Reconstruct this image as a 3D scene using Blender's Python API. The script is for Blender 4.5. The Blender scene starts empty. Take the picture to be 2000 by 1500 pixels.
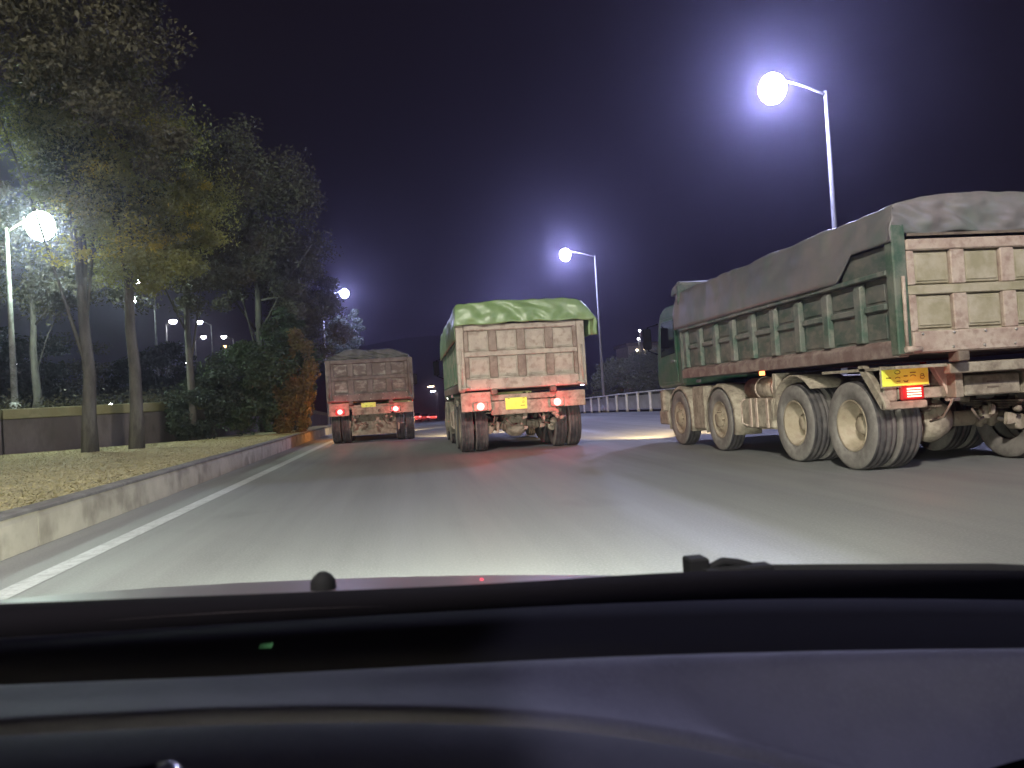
import bpy, bmesh, math, random
import numpy as np
from mathutils import Vector, Matrix, noise
random.seed(7); rng = np.random.default_rng(11)
S = bpy.context.scene
COL = S.collection
PI = math.pi

# ------------------------------------------------------------------ camera, sky, moon, exposure
cd = bpy.data.cameras.new('camera'); cam = bpy.data.objects.new('camera', cd); COL.objects.link(cam)
R = Matrix(((0.9893632898408126, 0.05778806348258143, 0.13349464571396558),
            (-0.1321152386554266, -0.027083623924362452, 0.9908642899156994),
            (-0.06087564726870446, 0.9979614306344994, 0.01916085946818239)))
cm = Matrix(((R[0][0], R[0][1], -R[0][2]), (R[1][0], R[1][1], -R[1][2]), (R[2][0], R[2][1], -R[2][2])))
q = cm.to_quaternion(); q.normalize()
cam.rotation_mode = 'QUATERNION'; cam.rotation_quaternion = q; cam.location = (0, 0, 1.0)
cd.sensor_width = 36; cd.lens = 27; cd.clip_start = 0.05; cd.clip_end = 3000
cd.dof.use_dof = True; cd.dof.focus_distance = 13.0; cd.dof.aperture_fstop = 7.5
S.camera = cam
W = bpy.data.worlds.new('World'); S.world = W; W.use_nodes = True
wn = W.node_tree; wn.nodes.clear()
wo = wn.nodes.new('ShaderNodeOutputWorld'); bg = wn.nodes.new('ShaderNodeBackground'); sky = wn.nodes.new('ShaderNodeTexSky')
sky.sky_type = 'NISHITA'; sky.sun_disc = False; sky.sun_elevation = math.radians(-6.0); sky.sun_rotation = math.radians(200)
tint = wn.nodes.new('ShaderNodeMix'); tint.data_type = 'RGBA'; tint.blend_type = 'MULTIPLY'; tint.inputs[0].default_value = 1.0
add = wn.nodes.new('ShaderNodeMix'); add.data_type = 'RGBA'; add.blend_type = 'ADD'; add.inputs[0].default_value = 1.0
wn.links.new(sky.outputs[0], tint.inputs[6]); tint.inputs[7].default_value = (0.9, 0.7, 1.0, 1)
wn.links.new(tint.outputs[2], add.inputs[6]); add.inputs[7].default_value = (0.065, 0.048, 0.085, 1)
wn.links.new(add.outputs[2], bg.inputs[0]); bg.inputs[1].default_value = 0.10
wn.links.new(bg.outputs[0], wo.inputs[0])
sd = bpy.data.lights.new('moon_light', 'SUN'); sun = bpy.data.objects.new('moon_light', sd); COL.objects.link(sun)
sd.energy = 0.012; sd.angle = math.radians(0.5); sd.color = (0.85, 0.85, 1.0); sun.rotation_euler = (math.radians(50), 0, math.radians(-30))
S.view_settings.view_transform = 'Standard'; S.view_settings.look = 'None'; S.view_settings.gamma = 1; S.view_settings.exposure = 0
S.view_settings.use_curve_mapping = False
S.render.engine = 'CYCLES'
cy = S.cycles
cy.use_denoising = True; cy.max_bounces = 5; cy.diffuse_bounces = 2; cy.glossy_bounces = 2; cy.transmission_bounces = 3
cy.volume_bounces = 0; cy.sample_clamp_indirect = 3.0; cy.caustics_reflective = False; cy.caustics_refractive = False; cy.use_light_tree = True

# ------------------------------------------------------------------ materials
def nodes_of(m): return m.node_tree.nodes, m.node_tree.links
def mat(name, col, rough=0.6, metal=0.0, spec=0.5, emit=None, estr=0.0):
    m = bpy.data.materials.new(name); m.use_nodes = True
    b = m.node_tree.nodes['Principled BSDF']
    b.inputs['Base Color'].default_value = (*col, 1); b.inputs['Roughness'].default_value = rough
    b.inputs['Metallic'].default_value = metal; b.inputs['Specular IOR Level'].default_value = spec
    if emit: b.inputs['Emission Color'].default_value = (*emit, 1); b.inputs['Emission Strength'].default_value = estr
    return m
def noisy(name, c1, c2, scale=4.0, lo=0.4, hi=0.6, rough=0.7, bump=0.0, detail=6, stretch=(1, 1, 1), c3=None, s3=30.0, f3=0.4, spec=0.4, bdist=0.02, metal=0.0, world=False):
    """two colours mixed by noise, a third speckled on top, bump from fine noise"""
    m = mat(name, c1, rough, metal, spec); n, l = nodes_of(m); b = n['Principled BSDF']
    tc = n.new('ShaderNodeTexCoord'); mp = n.new('ShaderNodeMapping'); mp.inputs['Scale'].default_value = stretch
    if world: ge = n.new('ShaderNodeNewGeometry'); l.new(ge.outputs['Position'], mp.inputs[0])
    else: l.new(tc.outputs['Object'], mp.inputs[0])
    t = n.new('ShaderNodeTexNoise'); t.inputs['Scale'].default_value = scale; t.inputs['Detail'].default_value = detail; t.inputs['Roughness'].default_value = 0.65
    l.new(mp.outputs[0], t.inputs['Vector'])
    r = n.new('ShaderNodeMapRange'); r.inputs[1].default_value = lo; r.inputs[2].default_value = hi; l.new(t.outputs[0], r.inputs[0])
    mx = n.new('ShaderNodeMix'); mx.data_type = 'RGBA'; l.new(r.outputs[0], mx.inputs[0])
    mx.inputs[6].default_value = (*c1, 1); mx.inputs[7].default_value = (*c2, 1)
    out = mx.outputs[2]
    t2 = n.new('ShaderNodeTexNoise'); t2.inputs['Scale'].default_value = s3; t2.inputs['Detail'].default_value = 4; l.new(mp.outputs[0], t2.inputs['Vector'])
    if c3:
        r2 = n.new('ShaderNodeMapRange'); r2.inputs[1].default_value = 0.5; r2.inputs[2].default_value = 0.68; r2.inputs[4].default_value = f3; l.new(t2.outputs[0], r2.inputs[0])
        m2 = n.new('ShaderNodeMix'); m2.data_type = 'RGBA'; l.new(r2.outputs[0], m2.inputs[0]); l.new(out, m2.inputs[6]); m2.inputs[7].default_value = (*c3, 1)
        out = m2.outputs[2]
    l.new(out, b.inputs['Base Color'])
    if bump:
        bp = n.new('ShaderNodeBump'); bp.inputs['Strength'].default_value = bump; bp.inputs['Distance'].default_value = bdist
        l.new(t2.outputs[0], bp.inputs['Height']); l.new(bp.outputs[0], b.inputs['Normal'])
    return m
DUST = (0.42, 0.35, 0.28)
M = {}
M['mud_tail'] = noisy('mud_caked_steel', (0.36, 0.30, 0.24), (0.46, 0.39, 0.31), 3, c3=(0.16, 0.10, 0.07), s3=9, f3=0.5, bump=0.25)
M['mud_rib'] = noisy('mud_stained_rib', (0.20, 0.145, 0.11), (0.30, 0.235, 0.185), 4, c3=(0.12, 0.08, 0.05), s3=12, f3=0.5, bump=0.3)
M['mud_under'] = noisy('mud_caked_chassis', (0.38, 0.33, 0.25), (0.24, 0.2, 0.15), 5, c3=(0.10, 0.07, 0.05), s3=16, f3=0.45, bump=0.5, rough=0.85)
M['mud_dark'] = noisy('muddy_dark_steel', (0.10, 0.075, 0.06), (0.2, 0.16, 0.12), 5, bump=0.4, rough=0.85)
M['olive_tail'] = noisy('dusty_olive_panel', (0.30, 0.27, 0.17), (0.40, 0.35, 0.25), 4, c3=(0.5, 0.44, 0.36), s3=6, f3=0.5, bump=0.2)
M['pink_mud'] = noisy('pinkish_dried_mud', (0.40, 0.30, 0.24), (0.50, 0.41, 0.33), 5, c3=(0.22, 0.13, 0.10), s3=14, f3=0.5, bump=0.35)
M['green_dusty'] = noisy('dusty_green_paint', (0.05, 0.085, 0.065), (0.15, 0.145, 0.125), 2.0, 0.36, 0.62, c3=(0.24, 0.21, 0.17), s3=7, f3=0.45, rough=0.5, stretch=(1, 1, 1.8))
M['green_rib'] = noisy('green_rib_paint', (0.07, 0.115, 0.085), (0.18, 0.18, 0.155), 3, 0.38, 0.6, c3=(0.3, 0.28, 0.23), s3=8, f3=0.5, rough=0.45)
M['green_cab'] = noisy('green_cab_paint', (0.03, 0.11, 0.06), (0.09, 0.13, 0.09), 2.5, rough=0.35, c3=(0.2, 0.18, 0.15), s3=6, f3=0.3)
M['green_bright'] = noisy('green_post_paint', (0.055, 0.10, 0.065), (0.17, 0.18, 0.14), 4, rough=0.4)
M['rust_beam'] = noisy('red_brown_beam', (0.17, 0.11, 0.095), (0.25, 0.19, 0.165), 4, c3=(0.33, 0.27, 0.22), s3=8, f3=0.5)
M['green_side'] = noisy('pale_dusty_green_side', (0.10, 0.17, 0.10), (0.22, 0.22, 0.16), 3, 0.4, 0.65)
M['brown_tail'] = noisy('red_brown_tailgate', (0.13, 0.09, 0.072), (0.20, 0.155, 0.13), 3, c3=(0.3, 0.24, 0.2), s3=7, f3=0.4, bump=0.2)
M['brown_panel'] = noisy('worn_brown_panel', (0.16, 0.115, 0.095), (0.38, 0.33, 0.28), 3.2, 0.48, 0.66, stretch=(1, 1, 2), bump=0.2)
M['tarp_green'] = noisy('green_tarpaulin', (0.17, 0.26, 0.095), (0.22, 0.31, 0.13), 2, c3=(0.31, 0.36, 0.22), s3=5, f3=0.4, rough=0.38, bump=0.25, spec=0.6)
M['tarp_grey'] = noisy('dusty_grey_tarpaulin', (0.15, 0.15, 0.145), (0.22, 0.19, 0.18), 1.2, c3=(0.10, 0.16, 0.12), s3=3, f3=0.4, rough=0.42, bump=0.3, spec=0.6)
M['tarp_dust'] = noisy('pinkish_dusty_tarpaulin', (0.30, 0.24, 0.21), (0.38, 0.32, 0.27), 1.5, rough=0.6, bump=0.3)
M['tarp_dark'] = noisy('dark_tarpaulin', (0.075, 0.072, 0.058), (0.13, 0.12, 0.10), 2.5, c3=(0.16, 0.14, 0.12), s3=5, f3=0.4, rough=0.55, bump=0.4)
M['tyre'] = noisy('dusty_tyre_rubber', (0.035, 0.032, 0.033), (0.09, 0.08, 0.075), 3, c3=(0.16, 0.14, 0.125), s3=10, f3=0.4, rough=0.8)
M['sidewall'] = noisy('dusty_sidewall', (0.15, 0.135, 0.12), (0.23, 0.21, 0.185), 4, c3=(0.09, 0.08, 0.07), s3=14, f3=0.4, rough=0.85)
M['rim'] = noisy('muddy_rim', (0.27, 0.22, 0.15), (0.36, 0.30, 0.22), 5, c3=(0.2, 0.13, 0.09), s3=12, f3=0.4, rough=0.75)
M['black'] = mat('black_rubber', (0.008, 0.008, 0.009), 0.8, 0, 0.1)
M['bolt'] = mat('worn_bolt_steel', (0.55, 0.52, 0.48), 0.35, 0.8)
M['glass'] = mat('dark_cab_glass', (0.01, 0.012, 0.018), 0.08, 0, 0.8)
M['plate'] = noisy('yellow_plate', (0.82, 0.95, 0.12), (0.80, 0.84, 0.10), 8, rough=0.4)
M['plate_mark'] = mat('olive_plate_print', (0.25, 0.2, 0.02), 0.6)
M['chrome'] = mat('bright_reflector', (0.8, 0.8, 0.78), 0.15, 0.9)
def emis(name, col, s): return mat(name, (0.02, 0.02, 0.02), 0.4, 0, 0.3, col, s)
M['red_lit'] = emis('lit_red_lens', (1.0, 0.13, 0.12), 9.0)
M['red_led'] = emis('lit_red_led_bar', (1.0, 0.20, 0.15), 9.0)
M['red_dull'] = mat('red_lens', (0.4, 0.02, 0.02), 0.25)
M['orange_lit'] = emis('lit_amber_lens', (1.0, 0.22, 0.06), 7.0)
M['warm_lit'] = emis('lit_headlamp', (1.0, 0.78, 0.45), 8.0)
M['blue_lit'] = emis('lit_white_marker', (0.65, 0.78, 1.0), 12.0)
M['lamp_blue'] = emis('lit_blue_white_lens', (0.82, 0.86, 1.0), 60.0)
M['lamp_green'] = emis('lit_greenish_white_lens', (0.86, 1.0, 0.93), 40.0)
M['lamp_white'] = emis('lit_white_lens', (0.93, 0.92, 1.0), 45.0)
M['lamp_warm'] = emis('lit_warm_lens', (1.0, 0.80, 0.5), 30.0)
M['lamp_orange'] = emis('lit_orange_lens', (1.0, 0.5, 0.2), 14.0)
M['galv'] = noisy('galvanised_pole', (0.30, 0.30, 0.32), (0.24, 0.24, 0.26), 3, rough=0.6, spec=0.5)
M['galv_old'] = noisy('stained_pole', (0.3, 0.3, 0.28), (0.12, 0.12, 0.10), 3, 0.45, 0.6, rough=0.6)
M['head'] = mat('lamp_housing', (0.3, 0.3, 0.32), 0.4, 0.3)
M['rail_white'] = noisy('white_rail_concrete', (0.74, 0.72, 0.74), (0.62, 0.60, 0.61), 3, rough=0.7, world=True)
M['rail_infill'] = noisy('grey_rail_infill', (0.44, 0.42, 0.44), (0.36, 0.34, 0.36), 2, rough=0.8)
M['kerb'] = noisy('pale_kerb_concrete', (0.50, 0.46, 0.35), (0.38, 0.345, 0.26), 0.9, c3=(0.17, 0.15, 0.11), s3=2.6, f3=0.6, world=True, bump=0.3, rough=0.85)
M['kerb_top'] = noisy('dark_kerb_capping', (0.13, 0.12, 0.11), (0.2, 0.19, 0.17), 3, bump=0.3, rough=0.9, world=True)
M['wall'] = noisy('dark_stained_wall', (0.075, 0.06, 0.055), (0.12, 0.10, 0.095), 1.2, c3=(0.05, 0.045, 0.035), s3=4, f3=0.5, bump=0.3, rough=0.9, stretch=(1, 1, 0.4), world=True)
M['coping'] = noisy('mossy_yellow_coping', (0.16, 0.14, 0.06), (0.22, 0.20, 0.11), 1, c3=(0.12, 0.12, 0.05), s3=4, f3=0.5, rough=0.9, world=True)
M['soil'] = noisy('dry_verge_soil', (0.44, 0.38, 0.22), (0.34, 0.30, 0.17), 0.8, c3=(0.26, 0.23, 0.13), s3=4, f3=0.4, bump=0.2, rough=0.95)
M['dark_soil'] = noisy('dark_ground', (0.05, 0.045, 0.035), (0.08, 0.075, 0.055), 0.3, rough=0.95)
M['pave'] = noisy('pale_pavement', (0.26, 0.25, 0.24), (0.2, 0.19, 0.19), 1.2, rough=0.85)
M['bark'] = noisy('grey_bark', (0.12, 0.11, 0.09), (0.065, 0.058, 0.048), 5, stretch=(1, 1, 0.3), bump=0.6, rough=0.9)
M['grass'] = noisy('dry_yellow_grass', (0.45, 0.40, 0.22), (0.38, 0.34, 0.18), 0.5, rough=0.8)
def leafmat(name, c1, c2, sc=0.8):
    m = noisy(name, c1, c2, sc, 0.35, 0.65, rough=0.6, spec=0.3)
    n, l = nodes_of(m); b = n['Principled BSDF']; tr = n.new('ShaderNodeBsdfTranslucent'); mx = n.new('ShaderNodeMixShader')
    src = b.inputs['Base Color'].links[0].from_socket
    l.new(src, tr.inputs[0]); mx.inputs[0].default_value = 0.3
    l.new(b.outputs[0], mx.inputs[1]); l.new(tr.outputs[0], mx.inputs[2]); l.new(mx.outputs[0], n['Material Output'].inputs[0])
    return m
M['leaf_olive'] = leafmat('olive_leaves', (0.125, 0.125, 0.05), (0.08, 0.09, 0.035))
M['leaf_yellow'] = leafmat('yellowing_leaves', (0.50, 0.38, 0.05), (0.34, 0.30, 0.06))
M['leaf_brown'] = leafmat('brownish_leaves', (0.11, 0.10, 0.06), (0.065, 0.062, 0.038))
M['leaf_green'] = leafmat('mid_green_leaves', (0.07, 0.095, 0.045), (0.045, 0.065, 0.032))
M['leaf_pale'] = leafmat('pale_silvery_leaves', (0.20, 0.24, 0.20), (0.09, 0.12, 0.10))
M['leaf_lime'] = leafmat('yellow_green_leaves', (0.30, 0.29, 0.08), (0.17, 0.18, 0.06))
M['leaf_grey'] = leafmat('grey_green_leaves', (0.26, 0.28, 0.19), (0.17, 0.19, 0.12))
M['leaf_orange'] = leafmat('orange_brown_leaves', (0.20, 0.12, 0.05), (0.15, 0.13, 0.045))
M['leaf_dark'] = leafmat('dark_leaves', (0.045, 0.055, 0.035), (0.03, 0.04, 0.025))

# asphalt: grey aggregate, tyre-darkened lanes, dusty streaks and small patches
def asphalt():
    m = mat('worn_asphalt', (0.1, 0.1, 0.1), 0.62, 0, 0.5); n, l = nodes_of(m); b = n['Principled BSDF']
    tc = n.new('ShaderNodeTexCoord')
    def noise_(sc, st, det=5):
        mp = n.new('ShaderNodeMapping'); mp.inputs['Scale'].default_value = st; l.new(tc.outputs['Object'], mp.inputs[0])
        t = n.new('ShaderNodeTexNoise'); t.inputs['Scale'].default_value = sc; t.inputs['Detail'].default_value = det; l.new(mp.outputs[0], t.inputs['Vector']); return t
    def ramp(src, lo, hi, a=0.0, z=1.0):
        r = n.new('ShaderNodeMapRange'); r.inputs[1].default_value = lo; r.inputs[2].default_value = hi; r.inputs[3].default_value = a; r.inputs[4].default_value = z; l.new(src, r.inputs[0]); return r.outputs[0]
    def mixc(f, a, c):
        x = n.new('ShaderNodeMix'); x.data_type = 'RGBA'; l.new(f, x.inputs[0])
        if isinstance(a, tuple): x.inputs[6].default_value = (*a, 1)
        else: l.new(a, x.inputs[6])
        x.inputs[7].default_value = (*c, 1); return x.outputs[2]
    big = noise_(0.25, (1, 0.25, 1)); streak = noise_(1.6, (1, 0.04, 1)); fine = noise_(60, (1, 1, 1), 8); blot = noise_(0.9, (1, 0.5, 1))
    c = mixc(ramp(big.outputs[0], 0.35, 0.65), (0.18, 0.187, 0.178), (0.235, 0.24, 0.228))
    c = mixc(ramp(streak.outputs[0], 0.45, 0.75, 0, 0.5), c, (0.11, 0.112, 0.11))
    c = mixc(ramp(blot.outputs[0], 0.60, 0.74, 0, 0.45), c, (0.09, 0.09, 0.088))
    c = mixc(ramp(fine.outputs[0], 0.45, 0.72, 0, 0.5), c, (0.32, 0.32, 0.305))
    vo = n.new('ShaderNodeTexVoronoi'); vo.feature = 'DISTANCE_TO_EDGE'; vo.inputs['Scale'].default_value = 0.22
    wv = n.new('ShaderNodeMix'); wv.data_type = 'VECTOR'; wv.inputs[0].default_value = 0.12; l.new(tc.outputs['Object'], wv.inputs[4]); l.new(blot.outputs['Color'], wv.inputs[5]); l.new(wv.outputs[1], vo.inputs['Vector'])
    c = mixc(ramp(vo.outputs['Distance'], 0.0, 0.02, 0.06, 0.0), c, (0.1, 0.1, 0.1))
    l.new(c, b.inputs['Base Color'])
    l.new(ramp(streak.outputs[0], 0.3, 0.7, 0.5, 0.75), b.inputs['Roughness'])
    bp = n.new('ShaderNodeBump'); bp.inputs['Strength'].default_value = 0.35; bp.inputs['Distance'].default_value = 0.01
    l.new(fine.outputs[0], bp.inputs['Height']); l.new(bp.outputs[0], b.inputs['Normal'])
    return m
M['asphalt'] = asphalt()
M['paint_line'] = noisy('worn_white_line', (0.52, 0.53, 0.52), (0.36, 0.37, 0.36), 6, 0.42, 0.72, c3=(0.15, 0.15, 0.15), s3=25, f3=0.35, rough=0.6)

# ------------------------------------------------------------------ mesh helpers
class MB:
    def __init__(s): s.v = []; s.f = []; s.sm = []
    def add(s, vs, fs, smooth=False):
        o = len(s.v); s.v += [tuple(map(float, v)) for v in vs]; s.f += [tuple(i + o for i in f) for f in fs]; s.sm += [smooth] * len(fs); return s
    def box(s, x0, x1, y0, y1, z0, z1):
        return s.add([(x0, y0, z0), (x1, y0, z0), (x1, y1, z0), (x0, y1, z0), (x0, y0, z1), (x1, y0, z1), (x1, y1, z1), (x0, y1, z1)],
                     [(0, 3, 2, 1), (4, 5, 6, 7), (0, 1, 5, 4), (1, 2, 6, 5), (2, 3, 7, 6), (3, 0, 4, 7)])
    def tube(s, pts, rs, n=10, smooth=True, caps=True):
        pts = [Vector(p) for p in pts]
        if not isinstance(rs, (list, tuple)): rs = [rs] * len(pts)
        vs = []; fs = []
        for i, p in enumerate(pts):
            d = (pts[min(i + 1, len(pts) - 1)] - pts[max(i - 1, 0)]).normalized()
            a = d.cross(Vector((0, 0, 1)) if abs(d.z) < 0.9 else Vector((1, 0, 0))).normalized(); b = d.cross(a)
            for k in range(n):
                t = 2 * PI * k / n; vs.append(p + rs[i] * (math.cos(t) * a + math.sin(t) * b))
        for i in range(len(pts) - 1):
            for k in range(n):
                fs.append((i * n + k, i * n + (k + 1) % n, (i + 1) * n + (k + 1) % n, (i + 1) * n + k))
        s.add(vs, fs, smooth)
        if caps:
            o = len(s.v) - len(vs); s.f += [tuple(o + k for k in range(n - 1, -1, -1)), tuple(o + (len(pts) - 1) * n + k for k in range(n))]; s.sm += [False, False]
        return s
    def lathe(s, prof, c=(0, 0, 0), axis='x', n=40, smooth=True, close=False):
        """prof: list of (along axis, radius)"""
        vs = []; fs = []; m = len(prof)
        for k in range(n):
            t = 2 * PI * k / n; ca, sa = math.cos(t), math.sin(t)
            for a, r in prof:
                p = {'x': (a, r * ca, r * sa), 'y': (r * ca, a, r * sa), 'z': (r * ca, r * sa, a)}[axis]
                vs.append((c[0] + p[0], c[1] + p[1], c[2] + p[2]))
        for k in range(n):
            for i in range(m if close else m - 1):
                j = (i + 1) % m; k2 = (k + 1) % n
                fs.append((k * m + i, k * m + j, k2 * m + j, k2 * m + i))
        return s.add(vs, fs, smooth)
    def prism(s, poly, a0, a1, axis='x'):
        """poly of 2D points; axis x: (y,z), axis y: (x,z), axis z: (x,y)"""
        n = len(poly)
        def P(a, p): return {'x': (a, p[0], p[1]), 'y': (p[0], a, p[1]), 'z': (p[0], p[1], a)}[axis]
        vs = [P(a0, p) for p in poly] + [P(a1, p) for p in poly]
        fs = [tuple(range(n)), tuple(range(2 * n - 1, n - 1, -1))] + [(i, i + n, (i + 1) % n + n, (i + 1) % n) for i in range(n)]
        return s.add(vs, fs)
    def grid(s, rows, smooth=True):
        m = len(rows[0]); vs = [p for r in rows for p in r]
        return s.add(vs, [(i * m + j, i * m + j + 1, (i + 1) * m + j + 1, (i + 1) * m + j) for i in range(len(rows) - 1) for j in range(m - 1)], smooth)
    def build(s, name, m, parent=None, bevel=0.0, solid=0.0, sub=0, recalc=True):
        me = bpy.data.meshes.new(name); me.from_pydata(s.v, [], s.f); me.polygons.foreach_set('use_smooth', s.sm); me.update()
        if recalc:
            bm = bmesh.new(); bm.from_mesh(me); bmesh.ops.recalc_face_normals(bm, faces=bm.faces); bm.to_mesh(me); bm.free()
        me.materials.append(m); o = bpy.data.objects.new(name, me); COL.objects.link(o)
        if parent: o.parent = parent
        if solid: mo = o.modifiers.new('thickness', 'SOLIDIFY'); mo.thickness = solid; mo.offset = 0
        if bevel: mo = o.modifiers.new('bevel', 'BEVEL'); mo.width = bevel; mo.segments = 1; mo.limit_method = 'ANGLE'
        if sub: mo = o.modifiers.new('smooth', 'SUBSURF'); mo.levels = sub; mo.render_levels = sub
        return o
def tag(o, label=None, cat=None, group=None, kind=None):
    for k, v in (('label', label), ('category', cat), ('group', group), ('kind', kind)):
        if v: o[k] = v
    return o
def empty(name, loc, label, cat, group=None, rz=0.0):
    o = bpy.data.objects.new(name, None); COL.objects.link(o); o.location = loc; o.rotation_euler = (0, 0, rz); o.empty_display_size = 0.3
    return tag(o, label, cat, group)
def light(kind, name, loc, power, col, parent=None, r=0.05, target=None, cone=None, blend=0.5):
    d = bpy.data.lights.new(name, kind); d.energy = power; d.color = col; d.shadow_soft_size = r
    o = bpy.data.objects.new(name, d); COL.objects.link(o); o.location = loc
    if parent: o.parent = parent
    if target is not None: o.rotation_euler = (Vector(target) - Vector(loc)).to_track_quat('-Z', 'Y').to_euler()
    if cone: d.spot_size = math.radians(cone); d.spot_blend = blend
    return o
def copy_tree(o, parent=None):
    c = o.copy(); COL.objects.link(c); c.parent = parent
    for ch in list(o.children): copy_tree(ch, c)
    return c

# ------------------------------------------------------------------ setting: ground, road, verge, kerb
def rz(y):
    if y < 22: return 0.0
    if y < 50.6: return -0.00035 * (y - 22) ** 2
    if y < 450: return -0.286 - 0.02 * (y - 50.6)
    return -0.286 - 0.02 * 399.4
YS = [-40, -20, -8, 0, 8, 16, 22, 26, 30, 34, 38, 42, 46, 50, 56, 64, 80, 110, 160, 240, 350, 450, 520, 700]
def kx(y): return -3.08 - 0.012 * max(min(y, 60), -10)
def strip(name, fx0, fx1, dz, m, ys=YS, nx=4, **kw):
    mb = MB(); mb.grid([[(fx0(y) + (fx1(y) - fx0(y)) * i / nx, y, rz(y) + dz) for i in range(nx + 1)] for y in ys]); o = mb.build(name, m, recalc=False); tag(o, kind='structure'); return o
strip('ground', lambda y: -420, lambda y: 420, -0.03, M['dark_soil'], nx=8)
road = strip('road', lambda y: kx(y) - 0.02, lambda y: 12.45, 0.0, M['asphalt'])
line = strip('edge_line', lambda y: -2.58 - 0.001 * y, lambda y: -2.41 - 0.001 * y, 0.004, M['paint_line'], ys=[y for y in range(2, 140, 2)], nx=1)
strip('verge', lambda y: -60, lambda y: kx(y) - 0.14, 0.31, M['soil'], ys=[y for y in YS if y <= 350], nx=10)
pv = strip('pavement', lambda y: 12.6, lambda y: 18, 0.10, M['pave'], ys=[y for y in YS if y <= 350], nx=2)
kerb = strip('kerb', lambda y: kx(y) - 0.13, lambda y: kx(y) - 0.05, 0.28, M['kerb'], ys=[y for y in YS if 0 <= y <= 110], nx=1)
prof = [(0.0, -0.02), (0.0, 0.25), (-0.025, 0.30), (-0.04, 0.30), (-0.04, -0.02)]
cap_me = stone_me = None
for y in range(3, 75):
    st = MB().prism([(x, z) for x, z in prof], 0.002, 0.998, 'y') if stone_me is None else None
    if stone_me is None:
        so = st.build('kerb_stone', M['kerb'], kerb); stone_me = so.data
        co = MB().prism([(0.012, 0.30), (0.012, 0.325), (-0.01, 0.34), (-0.15, 0.34), (-0.15, 0.30)], 0.004, 0.996, 'y').build('kerb_cap', M['kerb_top'], kerb); cap_me = co.data
    else:
        so = bpy.data.objects.new('kerb_stone', stone_me); COL.objects.link(so); so.parent = kerb
        co = bpy.data.objects.new('kerb_cap', cap_me); COL.objects.link(co); co.parent = kerb
    for o, dx in ((so, 0.002), (co, 0.002)):
        o.location = (kx(y) + dx * random.uniform(-1, 1), y, rz(y) + random.uniform(-0.003, 0.003)); o.rotation_euler = (math.atan2(rz(y + 1) - rz(y), 1), 0, 0.012 + random.uniform(-0.004, 0.004))
# right kerb
rk = strip('pavement_kerb', lambda y: 12.45, lambda y: 12.6, 0.13, M['kerb'], ys=[y for y in YS if y <= 350], nx=1)
# far ridge
mb = MB(); rows = []
for j in range(9):
    row = []
    for i in range(61):
        x = -300 + i * 12; t = j / 8
        hgt = 22 + 10 * math.exp(-((x - 5) / 50) ** 2) + 7 * noise.noise((x * 0.012, 1.3, 0)) + 1.5 * noise.noise((x * 0.08, 4, 0)) - max(0, (x - 30)) * 0.06
        row.append((x, 300 + j * 12 + 4 * noise.noise((x * 0.05, j, 2)), -9 + (hgt + 9) * math.sin(t * PI / 2)))
    rows.append(row)
tag(mb.grid(rows).build('hill', M['leaf_dark'], recalc=False), kind='structure')

# retaining wall carrying the upper road on the left
wall = empty('retaining_wall', (0, 0, 0), 'dark stained retaining wall with a yellowish coping behind the left verge', 'wall')
WP = [(-30, 21.5), (-24, 21.8), (-18, 22.1), (-11.2, 23.0), (-8.2, 24.6), (-6.9, 27), (-6.6, 32), (-6.9, 40), (-7.6, 60), (-9, 90), (-12, 130)]
pts = []
for a, b in zip(WP[:-1], WP[1:]):
    L = math.dist(a, b); k = max(1, round(L / 2.4))
    pts += [(a[0] + (b[0] - a[0]) * i / k, a[1] + (b[1] - a[1]) * i / k) for i in range(k)]
pts.append(WP[-1])
for a, b in zip(pts[:-1], pts[1:]):
    d = Vector((b[0] - a[0], b[1] - a[1], 0)); L = d.length; ang = math.atan2(d.y, d.x)
    for nm, z0, z1, th, off, m in (('wall_panel', -0.2, 1.28, 0.22, 0, 'wall'), ('coping', 1.283, 1.56, 0.34, 0, 'coping')):
        o = MB().box(0.008, L - 0.008, -th / 2, th / 2, z0, z1).build(nm, M[m], wall, bevel=0.015)
        o.location = (a[0], a[1], rz(a[1])); o.rotation_euler = (0, 0, ang)
tr = MB(); tr.grid([[(-160, y, 1.45 + rz(y)), (-60, y, 1.45 + rz(y)), (x + 0.0, y, 1.45 + rz(y))] for x, y in [(-30, 21.55), (-24, 21.9), (-18, 22.2), (-11.3, 23.1), (-8.3, 24.7), (-7.0, 27.0), (-6.75, 32), (-7.05, 40), (-7.7, 60), (-9.1, 90), (-12.1, 130), (-13, 200)]], False)
tag(tr.build('upper_road', M['dark_soil'], recalc=False), kind='structure')

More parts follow.
